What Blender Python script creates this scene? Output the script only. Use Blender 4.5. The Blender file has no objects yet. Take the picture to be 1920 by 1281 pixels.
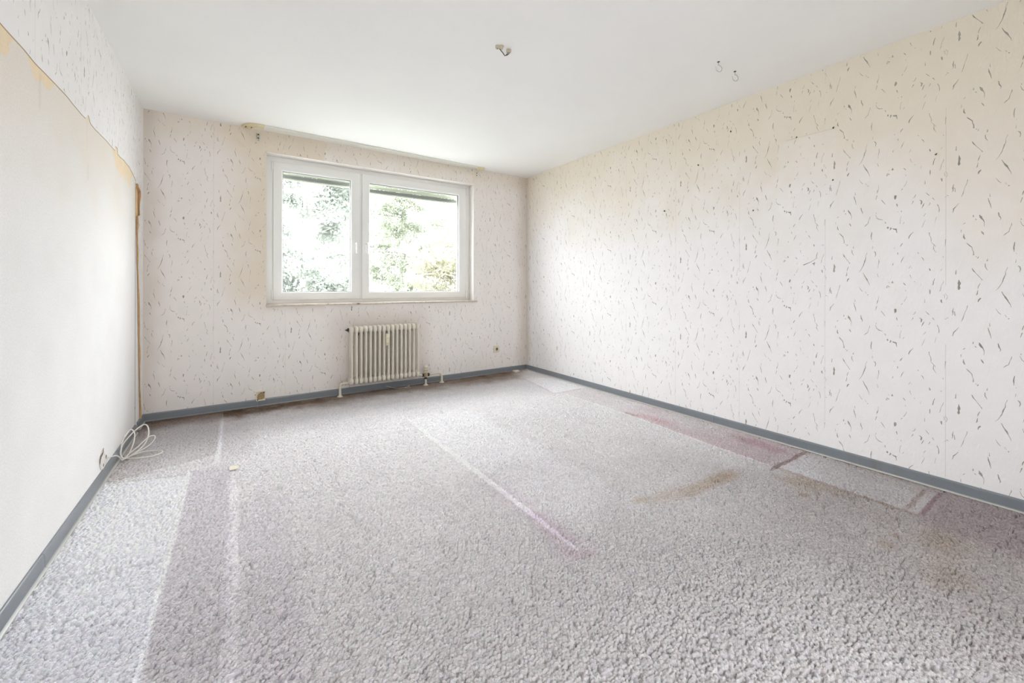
import bpy, bmesh, math, random
import numpy as np
from mathutils import Vector, Matrix

# ------------------------------------------------------------------ camera
S = bpy.context.scene
COL = S.collection
W, H = 3.7731, 2.5            # room width and height; back wall is y = 0, left wall x = 0
REAR = -5.35                  # wall behind the camera
cam_d = bpy.data.cameras.new('camera')
cam = bpy.data.objects.new('camera', cam_d)
COL.objects.link(cam)
cam_d.sensor_width = 36.0
cam_d.lens = 36.0 * 768.97 / 1920.0
cam_d.shift_y = -(640.5 - 536.06) / 1920.0
cam_d.clip_start = 0.02
yaw, roll = math.radians(33.9197), math.radians(0.097)
f = Vector((math.sin(yaw), math.cos(yaw), 0))
r0 = Vector((math.cos(yaw), -math.sin(yaw), 0))
u0 = Vector((0, 0, 1))
r = r0 * math.cos(roll) + u0 * math.sin(roll)
u = -r0 * math.sin(roll) + u0 * math.cos(roll)
cam.matrix_world = Matrix(((r.x, u.x, -f.x, 0.619), (r.y, u.y, -f.y, -4.356), (r.z, u.z, -f.z, 1.0899), (0, 0, 0, 1)))
S.camera = cam

# ------------------------------------------------------------------ sky, exposure
world = bpy.data.worlds.new('sky')
S.world = world
world.use_nodes = True
wn = world.node_tree.nodes
bg = wn['Background']
bg.inputs['Color'].default_value = (0.95, 0.955, 1.0, 1)
wl_ = world.node_tree.links
tc_ = wn.new('ShaderNodeTexCoord')          # sky gradient added to lift walls and floor: brighter overhead, sideways and ahead
parts_ = []
for vec_, gain_, pow_ in (((0, 0, 1), 14.0, 1.0), ((1, 0, 0), 5.2, 1.0), ((-1, 0, 0), 3.6, 1.2), ((0, 1, 0), 3.0, 1.0)):
    d_, m_ = wn.new('ShaderNodeVectorMath'), wn.new('ShaderNodeMapRange')
    d_.operation = 'DOT_PRODUCT'
    d_.inputs[1].default_value = vec_
    wl_.new(tc_.outputs['Generated'], d_.inputs[0])
    wl_.new(d_.outputs['Value'], m_.inputs['Value'])
    p_, g_ = wn.new('ShaderNodeMath'), wn.new('ShaderNodeMath')
    p_.operation, g_.operation = 'POWER', 'MULTIPLY'
    wl_.new(m_.outputs[0], p_.inputs[0])
    p_.inputs[1].default_value = pow_
    wl_.new(p_.outputs[0], g_.inputs[0])
    g_.inputs[1].default_value = gain_
    parts_.append(g_)
tot_ = None
for m_ in parts_:
    a_ = wn.new('ShaderNodeMath')
    a_.inputs[0].default_value = 1.5
    if tot_:
        wl_.new(tot_, a_.inputs[0])
    wl_.new(m_.outputs[0], a_.inputs[1])
    tot_ = a_.outputs[0]
wl_.new(tot_, bg.inputs['Strength'])
S.view_settings.view_transform = 'Standard'
S.view_settings.look = 'None'
S.view_settings.gamma = 1.0
S.view_settings.use_curve_mapping = False
S.view_settings.exposure = 0.66
S.cycles.max_bounces = 14
S.cycles.diffuse_bounces = 10
S.cycles.sample_clamp_indirect = 12.0
S.cycles.use_denoising = True


sun_d = bpy.data.lights.new('sun', 'SUN')
sun_d.energy = 11.0
sun_d.color = (1.0, 0.98, 0.95)
sun_d.angle = 0.009
sun = bpy.data.objects.new('sun', sun_d)
COL.objects.link(sun)
sun.rotation_euler = Vector((-1.0, 0.0, 0.85)).to_track_quat('Z', 'Y').to_euler()


def portal(name, loc, rot, sx, sy):
    l = bpy.data.lights.new(name, 'AREA')
    l.shape = 'RECTANGLE'
    l.size, l.size_y = sx, sy
    l.cycles.is_portal = True
    o = bpy.data.objects.new(name, l)
    COL.objects.link(o)
    o.location, o.rotation_euler = loc, rot


ROX0, ROX1, ROZ = 1.0, 1.8, 2.05     # opening added behind the camera for fill light
portal('window_daylight', (1.92, 0.2, 1.61), (math.radians(-90), 0, 0), 2.14, 1.39)
portal('rear_fill_portal', ((ROX0 + ROX1) / 2, REAR - 0.1, ROZ / 2), (math.radians(90), 0, 0), ROX1 - ROX0, ROZ)

rnd = random.Random(11)
nr = np.random.default_rng(5)


# ------------------------------------------------------------------ numpy noise
def vnoise(x, y, seed=0):
    xi, yi = np.floor(x).astype(np.int64), np.floor(y).astype(np.int64)
    fx, fy = x - xi, y - yi
    fx, fy = fx * fx * (3 - 2 * fx), fy * fy * (3 - 2 * fy)

    def h(a, b):
        n = (a * 374761393 + b * 668265263 + seed * 974634777) & 0xffffffff
        n = ((n ^ (n >> 13)) * 1274126177) & 0xffffffff
        return ((n ^ (n >> 16)) & 0xffff) / 65535.0
    return (h(xi, yi) * (1 - fx) + h(xi + 1, yi) * fx) * (1 - fy) + (h(xi, yi + 1) * (1 - fx) + h(xi + 1, yi + 1) * fx) * fy


def fbm(x, y, seed=0, octv=4):
    s, a, t = 0.0, 0.5, 0.0
    for k in range(octv):
        s = s + a * vnoise(x * 2 ** k, y * 2 ** k, seed + k)
        t += a
        a *= 0.5
    return s / t


def sstep(a, b, x):
    t = np.clip((x - a) / (b - a), 0, 1)
    return t * t * (3 - 2 * t)


def lin(*c):
    return np.array([((v / 255) / 12.92 if v / 255 <= 0.04045 else ((v / 255 + 0.055) / 1.055) ** 2.4) for v in c])


# ------------------------------------------------------------------ materials
def mat(name, color=(0.8, 0.8, 0.8), rough=0.5, metal=0.0, attr=False, noise=None, bump=None, spec=0.5, dirt=None):
    m = bpy.data.materials.new(name)
    m.use_nodes = True
    n, l = m.node_tree.nodes, m.node_tree.links
    b = n['Principled BSDF']
    b.inputs['Roughness'].default_value = rough
    b.inputs['Metallic'].default_value = metal
    b.inputs['Specular IOR Level'].default_value = spec
    tc = n.new('ShaderNodeTexCoord')
    if attr:
        a = n.new('ShaderNodeAttribute')
        a.attribute_name = 'Col'
        src = a.outputs['Color']
    else:
        rgb = n.new('ShaderNodeRGB')
        rgb.outputs[0].default_value = (*color, 1)
        src = rgb.outputs[0]
    if noise:                                     # (scale, darkest factor, brightest factor)
        t = n.new('ShaderNodeTexNoise')
        t.inputs['Scale'].default_value = noise[0]
        t.inputs['Detail'].default_value = 5
        l.new(tc.outputs['Object'], t.inputs['Vector'])
        mr = n.new('ShaderNodeMapRange')
        mr.inputs['From Min'].default_value, mr.inputs['From Max'].default_value = 0.3, 0.7
        mr.inputs['To Min'].default_value, mr.inputs['To Max'].default_value = noise[1], noise[2]
        l.new(t.outputs['Fac'], mr.inputs['Value'])
        mx = n.new('ShaderNodeVectorMath')
        mx.operation = 'SCALE'
        l.new(src, mx.inputs[0])
        l.new(mr.outputs[0], mx.inputs['Scale'])
        src = mx.outputs[0]
    if dirt:                                      # (scale, threshold, colour): worn spots
        t = n.new('ShaderNodeTexNoise')
        t.inputs['Scale'].default_value = dirt[0]
        t.inputs['Detail'].default_value = 6
        l.new(tc.outputs['Object'], t.inputs['Vector'])
        mr = n.new('ShaderNodeMapRange')
        mr.inputs['From Min'].default_value, mr.inputs['From Max'].default_value = dirt[1], dirt[1] + 0.08
        l.new(t.outputs['Fac'], mr.inputs['Value'])
        mix = n.new('ShaderNodeMix')
        mix.data_type = 'RGBA'
        l.new(mr.outputs[0], mix.inputs['Factor'])
        l.new(src, mix.inputs[6])
        mix.inputs[7].default_value = (*dirt[2], 1)
        src = mix.outputs[2]
    l.new(src, b.inputs['Base Color'])
    if bump:                                      # list of (scale vector, strength, distance)
        prev = None
        for (sc, st, di) in bump:
            mp = n.new('ShaderNodeMapping')
            mp.inputs['Scale'].default_value = sc
            l.new(tc.outputs['Object'], mp.inputs['Vector'])
            t = n.new('ShaderNodeTexNoise')
            t.inputs['Scale'].default_value = 1.0
            t.inputs['Detail'].default_value = 4
            t.inputs['Distortion'].default_value = 0.6
            l.new(mp.outputs[0], t.inputs['Vector'])
            bp = n.new('ShaderNodeBump')
            bp.inputs['Strength'].default_value = st
            bp.inputs['Distance'].default_value = di
            l.new(t.outputs['Fac'], bp.inputs['Height'])
            if prev:
                l.new(prev, bp.inputs['Normal'])
            prev = bp.outputs[0]
        l.new(prev, b.inputs['Normal'])
    return m


M = {}
M['paper'] = mat('wallpaper', attr=True, rough=0.75, spec=0.3, noise=(9, 0.985, 1.015),
                 bump=[((70, 70, 26), 0.55, 0.004), ((300, 300, 300), 0.25, 0.001)])
M['woodchip'] = mat('bare_wall', attr=True, rough=0.85, spec=0.2, noise=(150, 0.95, 1.05), bump=[((160, 160, 160), 0.6, 0.003)])
M['ceiling'] = mat('ceiling_paint', (0.885, 0.885, 0.868), 0.9, spec=0.2, noise=(2, 0.985, 1.01), bump=[((120, 120, 120), 0.3, 0.002)])
M['carpet'] = mat('carpet_loops', attr=True, rough=1.0, spec=0.05, noise=(260, 0.82, 1.15), bump=[((420, 420, 420), 0.7, 0.003)])
M['skirting'] = mat('grey_skirting', attr=True, rough=0.28, spec=0.7, noise=(5, 0.94, 1.04))
M['pvc'] = mat('white_window_plastic', (0.86, 0.86, 0.84), 0.3, noise=(3, 0.985, 1.01))
M['seal'] = mat('window_gasket', (0.18, 0.18, 0.18), 0.6, noise=(40, 0.9, 1.1))
M['sill'] = mat('sill_stone', (0.66, 0.58, 0.49), 0.35, noise=(30, 0.85, 1.1), dirt=(9, 0.6, (0.30, 0.2, 0.11)))
M['shutter'] = mat('shutter_grey', (0.24, 0.245, 0.24), 0.5, noise=(20, 0.95, 1.05))
M['shutter_light'] = mat('shutter_cream', (0.66, 0.68, 0.56), 0.5, noise=(20, 0.95, 1.05))
M['enamel'] = mat('radiator_enamel', (0.70, 0.66, 0.57), 0.32, noise=(12, 0.95, 1.03), dirt=(26, 0.70, (0.36, 0.26, 0.15)))
M['pipe'] = mat('pipe_paint', (0.70, 0.66, 0.55), 0.35, noise=(25, 0.9, 1.05), dirt=(40, 0.66, (0.38, 0.26, 0.14)))
M['cream'] = mat('cream_plastic', (0.74, 0.68, 0.51), 0.4, noise=(30, 0.95, 1.03))
M['meter'] = mat('meter_plastic', (0.62, 0.56, 0.43), 0.45, noise=(30, 0.95, 1.03))
M['black'] = mat('black_plastic', (0.03, 0.022, 0.022), 0.45, noise=(60, 0.8, 1.2))
M['brown'] = mat('brown_hole', (0.16, 0.10, 0.055), 0.8, noise=(60, 0.7, 1.2))
M['tan'] = mat('tan_board', (0.46, 0.33, 0.20), 0.8, noise=(50, 0.75, 1.2))
M['rail'] = mat('rail_plastic', (0.80, 0.79, 0.72), 0.35, noise=(10, 0.97, 1.02))
M['rail_cap'] = mat('yellowed_plastic', (0.72, 0.64, 0.43), 0.4, noise=(30, 0.93, 1.04))
M['groove'] = mat('rail_groove', (0.32, 0.30, 0.24), 0.6, noise=(20, 0.9, 1.1))
M['steel'] = mat('zinc_steel', (0.58, 0.58, 0.56), 0.35, 0.9, noise=(80, 0.8, 1.15))
M['dark_steel'] = mat('dark_steel', (0.07, 0.065, 0.055), 0.5, 0.4, noise=(80, 0.7, 1.3))
M['cable'] = mat('cable_sheath', (0.80, 0.78, 0.72), 0.4, noise=(60, 0.95, 1.03))
M['scrap'] = mat('cream_paper_scrap', (0.84, 0.78, 0.65), 0.8, noise=(60, 0.93, 1.05))
M['plaster'] = mat('raw_plaster', (0.80, 0.77, 0.74), 0.95, noise=(60, 0.88, 1.04), bump=[((140, 140, 140), 0.8, 0.004)])
M['bark'] = mat('bark', (0.5, 0.48, 0.45), 0.9, noise=(20, 0.7, 1.2))
M['grass'] = mat('lawn', (0.19, 0.195, 0.185), 0.9, noise=(1.5, 0.7, 1.2))
M['facade'] = mat('render_coat', (0.66, 0.64, 0.60), 0.9, noise=(4, 0.95, 1.03))


def leaf_mat(name, col):
    m = bpy.data.materials.new(name)
    m.use_nodes = True
    n, l = m.node_tree.nodes, m.node_tree.links
    n.remove(n['Principled BSDF'])
    d, t, mx = n.new('ShaderNodeBsdfDiffuse'), n.new('ShaderNodeBsdfTranslucent'), n.new('ShaderNodeMixShader')
    tc, tx, sc = n.new('ShaderNodeTexCoord'), n.new('ShaderNodeTexNoise'), n.new('ShaderNodeVectorMath')
    tx.inputs['Scale'].default_value = 2.5
    l.new(tc.outputs['Object'], tx.inputs['Vector'])
    mr = n.new('ShaderNodeMapRange')
    mr.inputs['From Min'].default_value, mr.inputs['From Max'].default_value = 0.3, 0.7
    mr.inputs['To Min'].default_value, mr.inputs['To Max'].default_value = 0.75, 1.15
    l.new(tx.outputs['Fac'], mr.inputs['Value'])
    sc.operation = 'SCALE'
    sc.inputs[0].default_value = col
    l.new(mr.outputs[0], sc.inputs['Scale'])
    for s in (d, t):
        l.new(sc.outputs[0], s.inputs['Color'])
    mx.inputs[0].default_value = 0.4
    l.new(d.outputs[0], mx.inputs[1])
    l.new(t.outputs[0], mx.inputs[2])
    l.new(mx.outputs[0], n['Material Output'].inputs['Surface'])
    return m


def glass_mat():
    m = bpy.data.materials.new('window_glass')
    m.use_nodes = True
    n, l = m.node_tree.nodes, m.node_tree.links
    n.remove(n['Principled BSDF'])
    t, g, mx, fr = n.new('ShaderNodeBsdfTransparent'), n.new('ShaderNodeBsdfGlossy'), n.new('ShaderNodeMixShader'), n.new('ShaderNodeFresnel')
    t.inputs['Color'].default_value = (0.95, 0.97, 0.96, 1)
    g.inputs['Roughness'].default_value = 0.0
    fr.inputs['IOR'].default_value = 1.45
    ge, bk, mu = n.new('ShaderNodeNewGeometry'), n.new('ShaderNodeMath'), n.new('ShaderNodeMath')
    bk.operation, mu.operation = 'SUBTRACT', 'MULTIPLY'
    bk.inputs[0].default_value = 1.0                 # light leaving the pane must not be trapped inside it
    l.new(ge.outputs['Backfacing'], bk.inputs[1])
    l.new(bk.outputs[0], mu.inputs[0])
    l.new(fr.outputs[0], mu.inputs[1])
    l.new(mu.outputs[0], mx.inputs[0])
    l.new(t.outputs[0], mx.inputs[1])
    l.new(g.outputs[0], mx.inputs[2])
    l.new(mx.outputs[0], n['Material Output'].inputs['Surface'])
    return m


M['glass'] = glass_mat()


# ------------------------------------------------------------------ object helpers
def link(name, me, material, parent=None):
    o = bpy.data.objects.new(name, me)
    COL.objects.link(o)
    if material is not None and not me.materials:
        me.materials.append(material)
    if parent is not None:
        o.parent = parent
    return o


def empty(name, loc=(0, 0, 0)):
    o = bpy.data.objects.new(name, None)
    COL.objects.link(o)
    o.location = loc
    o.empty_display_size = 0.05
    return o


def tag(o, label, cat, group=None):
    o['label'], o['category'] = label, cat
    if group:
        o['group'] = group
    return o


def struct(o):
    o['kind'] = 'structure'
    return o


class Geo:
    """collects shapes for one mesh object"""

    def __init__(self):
        self.bm = bmesh.new()

    def box(self, a, b, bev=0.0, seg=1):
        a, b = Vector(a), Vector(b)
        g = bmesh.ops.create_cube(self.bm, size=1.0)
        vs = g['verts']
        c, d = (a + b) / 2, (b - a)
        for v in vs:
            v.co = Vector((c.x + v.co.x * d.x, c.y + v.co.y * d.y, c.z + v.co.z * d.z))
        if bev > 0:
            es = list({e for v in vs for e in v.link_edges})
            bmesh.ops.bevel(self.bm, geom=es, offset=bev, segments=seg, affect='EDGES', profile=0.5)
        return self

    def lathe(self, origin, axis, prof, n=20):
        """prof: (distance along the axis, radius)"""
        o, ax = Vector(origin), Vector(axis).normalized()
        p = ax.orthogonal().normalized()
        q = ax.cross(p)
        rings = []
        for (t, rr) in prof:
            rings.append([self.bm.verts.new(o + ax * t + (p * math.cos(2 * math.pi * k / n) + q * math.sin(2 * math.pi * k / n)) * max(rr, 1e-5)) for k in range(n)])
        for a, b in zip(rings, rings[1:]):
            for k in range(n):
                self.bm.faces.new((a[k], a[(k + 1) % n], b[(k + 1) % n], b[k]))
        self.bm.faces.new(list(reversed(rings[0])))
        self.bm.faces.new(rings[-1])
        return self

    def tube(self, pts, rad, n=10, smooth=6):
        pts = [Vector(p) for p in pts]
        if smooth:
            out = []
            for i in range(len(pts) - 1):
                p0, p1, p2, p3 = pts[max(i - 1, 0)], pts[i], pts[i + 1], pts[min(i + 2, len(pts) - 1)]
                for k in range(smooth):
                    t = k / smooth
                    out.append(0.5 * ((2 * p1) + (p2 - p0) * t + (2 * p0 - 5 * p1 + 4 * p2 - p3) * t * t + (3 * p1 - p0 - 3 * p2 + p3) * t ** 3))
            out.append(pts[-1])
            pts = out
        ring_prev = None
        nrm = None
        rings = []
        for i, p in enumerate(pts):
            t = (pts[min(i + 1, len(pts) - 1)] - pts[max(i - 1, 0)]).normalized()
            if nrm is None:
                nrm = t.orthogonal().normalized()
            nrm = (nrm - t * nrm.dot(t)).normalized()
            b = t.cross(nrm)
            rr = rad[i * (len(rad) - 1) // max(1, len(pts) - 1)] if isinstance(rad, (list, tuple)) else rad
            rings.append([self.bm.verts.new(p + (nrm * math.cos(2 * math.pi * k / n) + b * math.sin(2 * math.pi * k / n)) * rr) for k in range(n)])
        for a, b in zip(rings, rings[1:]):
            for k in range(n):
                self.bm.faces.new((a[k], a[(k + 1) % n], b[(k + 1) % n], b[k]))
        self.bm.faces.new(list(reversed(rings[0])))
        self.bm.faces.new(rings[-1])
        return self

    def sphere(self, c, rad, scale=(1, 1, 1), power=1.0, un=16, vn=10):
        c = Vector(c)
        g = bmesh.ops.create_uvsphere(self.bm, u_segments=un, v_segments=vn, radius=1.0)

        def pw(x):
            return math.copysign(abs(x) ** power, x)
        for v in g['verts']:
            v.co = Vector((c.x + pw(v.co.x) * rad * scale[0], c.y + pw(v.co.y) * rad * scale[1], c.z + pw(v.co.z) * rad * scale[2]))
        return self

    def poly(self, pts, extrude=None):
        vs = [self.bm.verts.new(Vector(p)) for p in pts]
        fc = self.bm.faces.new(vs)
        if extrude is not None:
            g = bmesh.ops.extrude_face_region(self.bm, geom=[fc])
            bmesh.ops.translate(self.bm, verts=[e for e in g['geom'] if isinstance(e, bmesh.types.BMVert)], vec=Vector(extrude))
        return self

    def build(self, name, material, parent=None, smooth=True, angle=35):
        bm = self.bm
        bmesh.ops.recalc_face_normals(bm, faces=bm.faces[:])
        me = bpy.data.meshes.new(name)
        if smooth:
            for fc in bm.faces:
                fc.smooth = True
            lim = math.radians(angle)
            for e in bm.edges:
                if len(e.link_faces) == 2 and e.calc_face_angle(0) > lim:
                    e.smooth = False
        bm.to_mesh(me)
        bm.free()
        return link(name, me, material, parent)


def raw_mesh(name, verts, quads, cols=None, material=None, parent=None, smooth=False):
    """numpy arrays -> mesh; quads may be a list of faces of any length"""
    me = bpy.data.meshes.new(name)
    if isinstance(quads, np.ndarray):
        nv, nf, k = len(verts), len(quads), quads.shape[1]
        me.vertices.add(nv)
        me.vertices.foreach_set('co', np.ascontiguousarray(verts, dtype=np.float32).ravel())
        me.loops.add(nf * k)
        me.loops.foreach_set('vertex_index', np.ascontiguousarray(quads, dtype=np.int32).ravel())
        me.polygons.add(nf)
        me.polygons.foreach_set('loop_start', np.arange(0, nf * k, k, dtype=np.int32))
        me.update(calc_edges=True)
    else:
        me.from_pydata([tuple(v) for v in verts], [], quads)
    if cols is not None:
        a = me.color_attributes.new('Col', 'FLOAT_COLOR', 'POINT')
        c4 = np.ones((len(verts), 4), dtype=np.float32)
        c4[:, :3] = cols
        a.data.foreach_set('color', c4.ravel())
    if smooth:
        me.polygons.foreach_set('use_smooth', np.ones(len(me.polygons), dtype=bool))
    me.validate()
    return link(name, me, material, parent)


# ------------------------------------------------------------------ wallpaper marks (one roll repeat, 1/10 mm: u, v, width)
TILE = '''476,8904,12 391,8764,23 291,8629,47 276,8513,29 248,8419,12;994,8216,23 986,8101,40;1050,7994,34 1096,7933,23;1199,8192,17 1240,8060,97 1321,7913,40 1362,7798,17 1357,7566,9;703,7844,29 633,7766,17;563,7498,23 563,7344,12;654,7263,15 654,7092,52 699,6991,29;747,6788,17 817,6698,41 942,6541,29 956,6418,17 997,6287,29 997,6134,40;1080,6076,34 1099,6030,17;1175,6048,23 1134,5959,40;1255,7350,17 1309,7248,51 1349,7150,14;1824,8227,28 1850,8053,45 1910,7916,28 1877,7813,8;2254,7628,22 2249,7532,22 2211,7448,14 2160,7222,22 2071,7138,33 1994,7050,14;2549,7827,16 2537,7751,27;2512,7696,11 2574,7497,22 2686,7399,38 2845,7352,22;2942,7222,32 2978,7114,27;3062,6927,38 3062,6863,81 3074,6812,27;3199,6864,43 3199,6801,64 3164,6718,27;3282,6788,32 3353,6748,69 3423,6740,80 3442,6655,32 3465,6523,21;2351,6703,14 2338,6610,33 2313,6456,44 2326,6226,17;2402,6153,22 2397,6107,11;2390,5850,11 2377,5692,22;2440,5528,22 2503,5478,44 2528,5358,33 2498,5222,16;1471,5927,11 1458,5797,40;1392,5683,23 1397,5514,34 1472,5343,11;943,5472,17 998,5322,46 1067,5219,17 1258,4916,17 1299,4838,34;1226,4681,17 1164,4511,34 1145,4398,11;1145,4331,14 1123,4134,40 1096,4072,17;1246,3937,40 1178,3835,63 1151,3723,17;2124,5474,14 2061,5263,11 2053,5102,28 1997,4921,45 1946,4705,28 1829,4438,17 1738,4312,8;2664,5031,27 2677,4900,27 2640,4653,14 2615,4499,11;-99,6144,24 -93,6072,18;381,5385,18 367,5147,35;482,4868,18 496,4692,99 482,4558,64 482,4421,99 468,4338,23;-23,4138,18 65,3997,18 51,3860,12;289,3393,12 255,3192,41 270,3051,24 226,2990,12;255,3192,18 327,3178,24 342,2968,29;788,3530,23 766,3365,17 682,3108,12 626,2845,29 570,2667,12;38,2851,36 111,2820,12;1933,4273,17 1998,4093,33 2088,3925,61 2152,3764,28 2216,3619,17 2242,3483,8;1739,3412,11 1831,3228,22 1909,3129,22;2038,3119,17 2102,3008,17;2141,2951,39 2179,2927,50;1542,2673,11 1551,2505,28;1489,2450,11 1516,2278,40 1556,2139,34 1596,1899,11;2655,2880,11 2655,2688,11 2606,2537,38 2581,2413,22;2581,2285,33 2519,2039,16;2778,1994,27 2876,1834,32 2961,1693,11;2591,4209,11 2641,4004,22;3096,3674,27 3156,3660,16;3274,3758,16 3263,3651,80 3322,3653,27;3037,3498,22 3144,3411,37;3037,3451,38 3013,3345,32 3097,3390,21;3653,7774,26 3665,7692,26;3780,7110,16 3723,7007,21;4630,7102,10 4566,6901,20 4502,6714,13;4163,6516,15 4040,6360,31 3985,6256,47 3962,6141,21;3713,5915,10 3690,5876,32 3633,5785,37 3610,5715,11;3506,5390,37 3506,5265,16;3342,5704,21 3378,5615,11;4791,6404,30 4806,6250,20 4855,6115,20 4869,5977,25 4865,5874,10 4970,5737,25 5043,5610,20;4970,5692,15 4960,5489,30 5023,5366,15 5065,5280,10;4340,5353,15 4373,5283,36;4482,5070,10 4536,5000,36 4590,4859,8;3771,5157,8 3675,4938,32 3634,4794,11;3308,4791,21 3285,4672,32;4054,4617,13 3976,4470,21;4076,4550,10 4099,4468,8;4793,4444,20 4821,4362,55 4825,4301,40;5282,4396,15 5241,4305,20;5422,5981,35 5412,5897,20 5396,5583,7;5014,3897,20 4962,3718,30 4952,3632,40 4931,3519,25;5343,3768,12 5333,3654,20 5262,3497,15 5222,3244,22 5191,3164,10;4021,4107,26 4039,4011,21 4088,3877,8;4199,3735,26 4226,3699,26;3739,3648,21 3796,3572,37 3837,3501,13;3837,3255,21 3842,3162,10;3899,2889,10 3831,2703,21 3763,2579,21;3706,2482,32 3649,2400,21;3406,2151,80 3394,2012,101 3382,1921,37;3448,1660,26 3465,1580,48 3488,1467,8;3512,1214,21 3512,1168,21;4257,2041,21 4202,1900,26 4113,1855,10;4158,1695,36 4091,1539,10;4410,1712,13 4497,1622,56 4482,1519,66 4465,1447,20;4594,1501,20 4551,1388,41 4498,1247,13;4818,1493,30 4818,1419,25 4765,1339,20;4647,2089,10 4733,1969,30 4796,1883,20;4923,1742,35 4996,1611,15;5100,1358,30 5162,1201,25 5179,1023,30 5163,909,10;4659,938,20 4574,786,20;4826,3271,40 4822,3094,35 4822,3020,15;4625,2750,10 4619,2542,30;5253,2734,55 5267,2628,55 5284,2552,15;5344,3005,25 5385,2966,15 5381,2822,20;5456,2835,10 5446,2735,20;5447,1721,25 5386,1689,10;5070,687,15 5039,515,13 5018,370,8;3662,914,13 3616,796,13 3594,489,21;4473,3593,10 4441,3451,10'''
TILE = [[tuple(int(x) for x in q.split(',')) for q in s.split(' ')] for s in TILE.split(';')]
PITCH, REPEAT = 0.5425, 0.6545
INK_D, INK_L = lin(146, 146, 137), lin(198, 192, 182)


class Wall:
    """wall with the paper's printed marks; (a, z) runs along the wall, put() turns it into room space"""

    def __init__(self, put, a0, a1, step, stain, hole=None, rect=None):
        self.put, self.hole = put, hole
        self.rect = rect or (a0, a1, 0.0, H)
        self.v, self.f, self.c = [], [], []

        def axis(lo, hi, cuts):
            pts = [lo] + sorted(c for c in cuts if lo < c < hi) + [hi]
            out = []
            for p, q in zip(pts, pts[1:]):
                n = max(1, round((q - p) / step))
                out += [p + (q - p) * i / n for i in range(n)]
            return np.array(out + [hi])
        A = axis(self.rect[0], self.rect[1], hole[:2] if hole else ())
        Z = axis(self.rect[2], self.rect[3], hole[2:] if hole else ())
        aa, zz = np.meshgrid(A, Z, indexing='ij')
        co = np.stack(put(aa.ravel(), zz.ravel(), 0.0), -1)
        col = stain(aa.ravel(), zz.ravel())
        nz = len(Z)
        i, j = np.meshgrid(np.arange(len(A) - 1), np.arange(nz - 1), indexing='ij')
        i, j = i.ravel(), j.ravel()
        if hole:
            ca, cz = (A[i] + A[i + 1]) / 2, (Z[j] + Z[j + 1]) / 2
            k = ~((ca > hole[0]) & (ca < hole[1]) & (cz > hole[2]) & (cz < hole[3]))
            i, j = i[k], j[k]
        q = np.stack([i * nz + j, (i + 1) * nz + j, (i + 1) * nz + j + 1, i * nz + j + 1], -1)
        self.v += [tuple(x) for x in co]
        self.c += [tuple(x) for x in col]
        self.f += [tuple(int(t) for t in x) for x in q]

    def quad(self, pts, col):
        k = len(self.v)
        self.v += [tuple(p) for p in pts]
        self.c += [tuple(col)] * len(pts)
        self.f.append(tuple(range(k, k + len(pts))))

    def inside(self, a, z):
        x0, x1, z0, z1 = self.rect
        if not (x0 + 0.004 < a < x1 - 0.004 and max(z0, 0.05) + 0.004 < z < z1 - 0.004):
            return False
        h = self.hole
        return not (h and h[0] - 0.004 < a < h[1] + 0.004 and h[2] - 0.02 < z < h[3] + 0.004)

    def stroke(self, pts, col, lift=0.0004, rag=0.0):
        P = []
        for (a, b) in zip(pts, pts[1:]):
            L = math.hypot(b[0] - a[0], b[1] - a[1])
            n = max(1, int(L / 0.006))
            for k in range(n):
                t = k / n
                P.append([a[i] + (b[i] - a[i]) * t for i in range(3)])
        P.append(list(pts[-1]))
        run = []
        for p in P + [None]:
            if p is not None and self.inside(p[0], p[1]):
                run.append(p)
                continue
            if len(run) >= 2:
                k0 = len(self.v)
                for i, q in enumerate(run):
                    n0, n1 = run[max(i - 1, 0)], run[min(i + 1, len(run) - 1)]
                    dx, dz = n1[0] - n0[0], n1[1] - n0[1]
                    L = math.hypot(dx, dz) or 1
                    wl = q[2] * 0.5 * (1 + rag * rnd.uniform(-1, 1))
                    wr = q[2] * 0.5 * (1 + rag * rnd.uniform(-1, 1))
                    for s in (wl, -wr):
                        a, z = q[0] - dz / L * s, q[1] + dx / L * s
                        self.v.append(tuple(float(t) for t in self.put(a, z, lift)))
                        self.c.append(tuple(col))
                for i in range(len(run) - 1):
                    k = k0 + 2 * i
                    self.f.append((k, k + 1, k + 3, k + 2))
            run = []

    def print_paper(self, seams, phases, below=None):
        for s0, ph in zip(seams, phases):
            for row in range(-4, 5):
                for st in TILE:
                    zoff = ph + row * REPEAT
                    pts = [(s0 + q[0] * 1e-4, 1.4 + q[1] * 1e-4 + zoff, q[2] * 1e-4) for q in st]
                    if pts[0][1] > H + 0.2 or pts[0][1] < -0.2:
                        continue
                    wmax = max(q[2] for q in pts)
                    k = min(1.0, max(0.0, (wmax - 0.0012) / 0.003))
                    col = INK_L + (INK_D - INK_L) * (0.25 + 0.75 * k) * rnd.uniform(0.55, 1.0)
                    self.stroke(pts, col, rag=0.35)
            z = 0.07
            while z < H:                          # the butt joint of two strips, showing here and there
                L = rnd.uniform(0.1, 0.5)
                if rnd.random() < 0.6:
                    self.stroke([(s0, z, 0.0012), (s0, min(z + L, H), 0.0012)], lin(206, 199, 189), lift=0.0003)
                z += L

    def build(self, name, material):
        o = raw_mesh(name, self.v, self.f, np.array(self.c), material)
        return struct(o)


PAPER = np.array([0.878, 0.865, 0.862])


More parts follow.
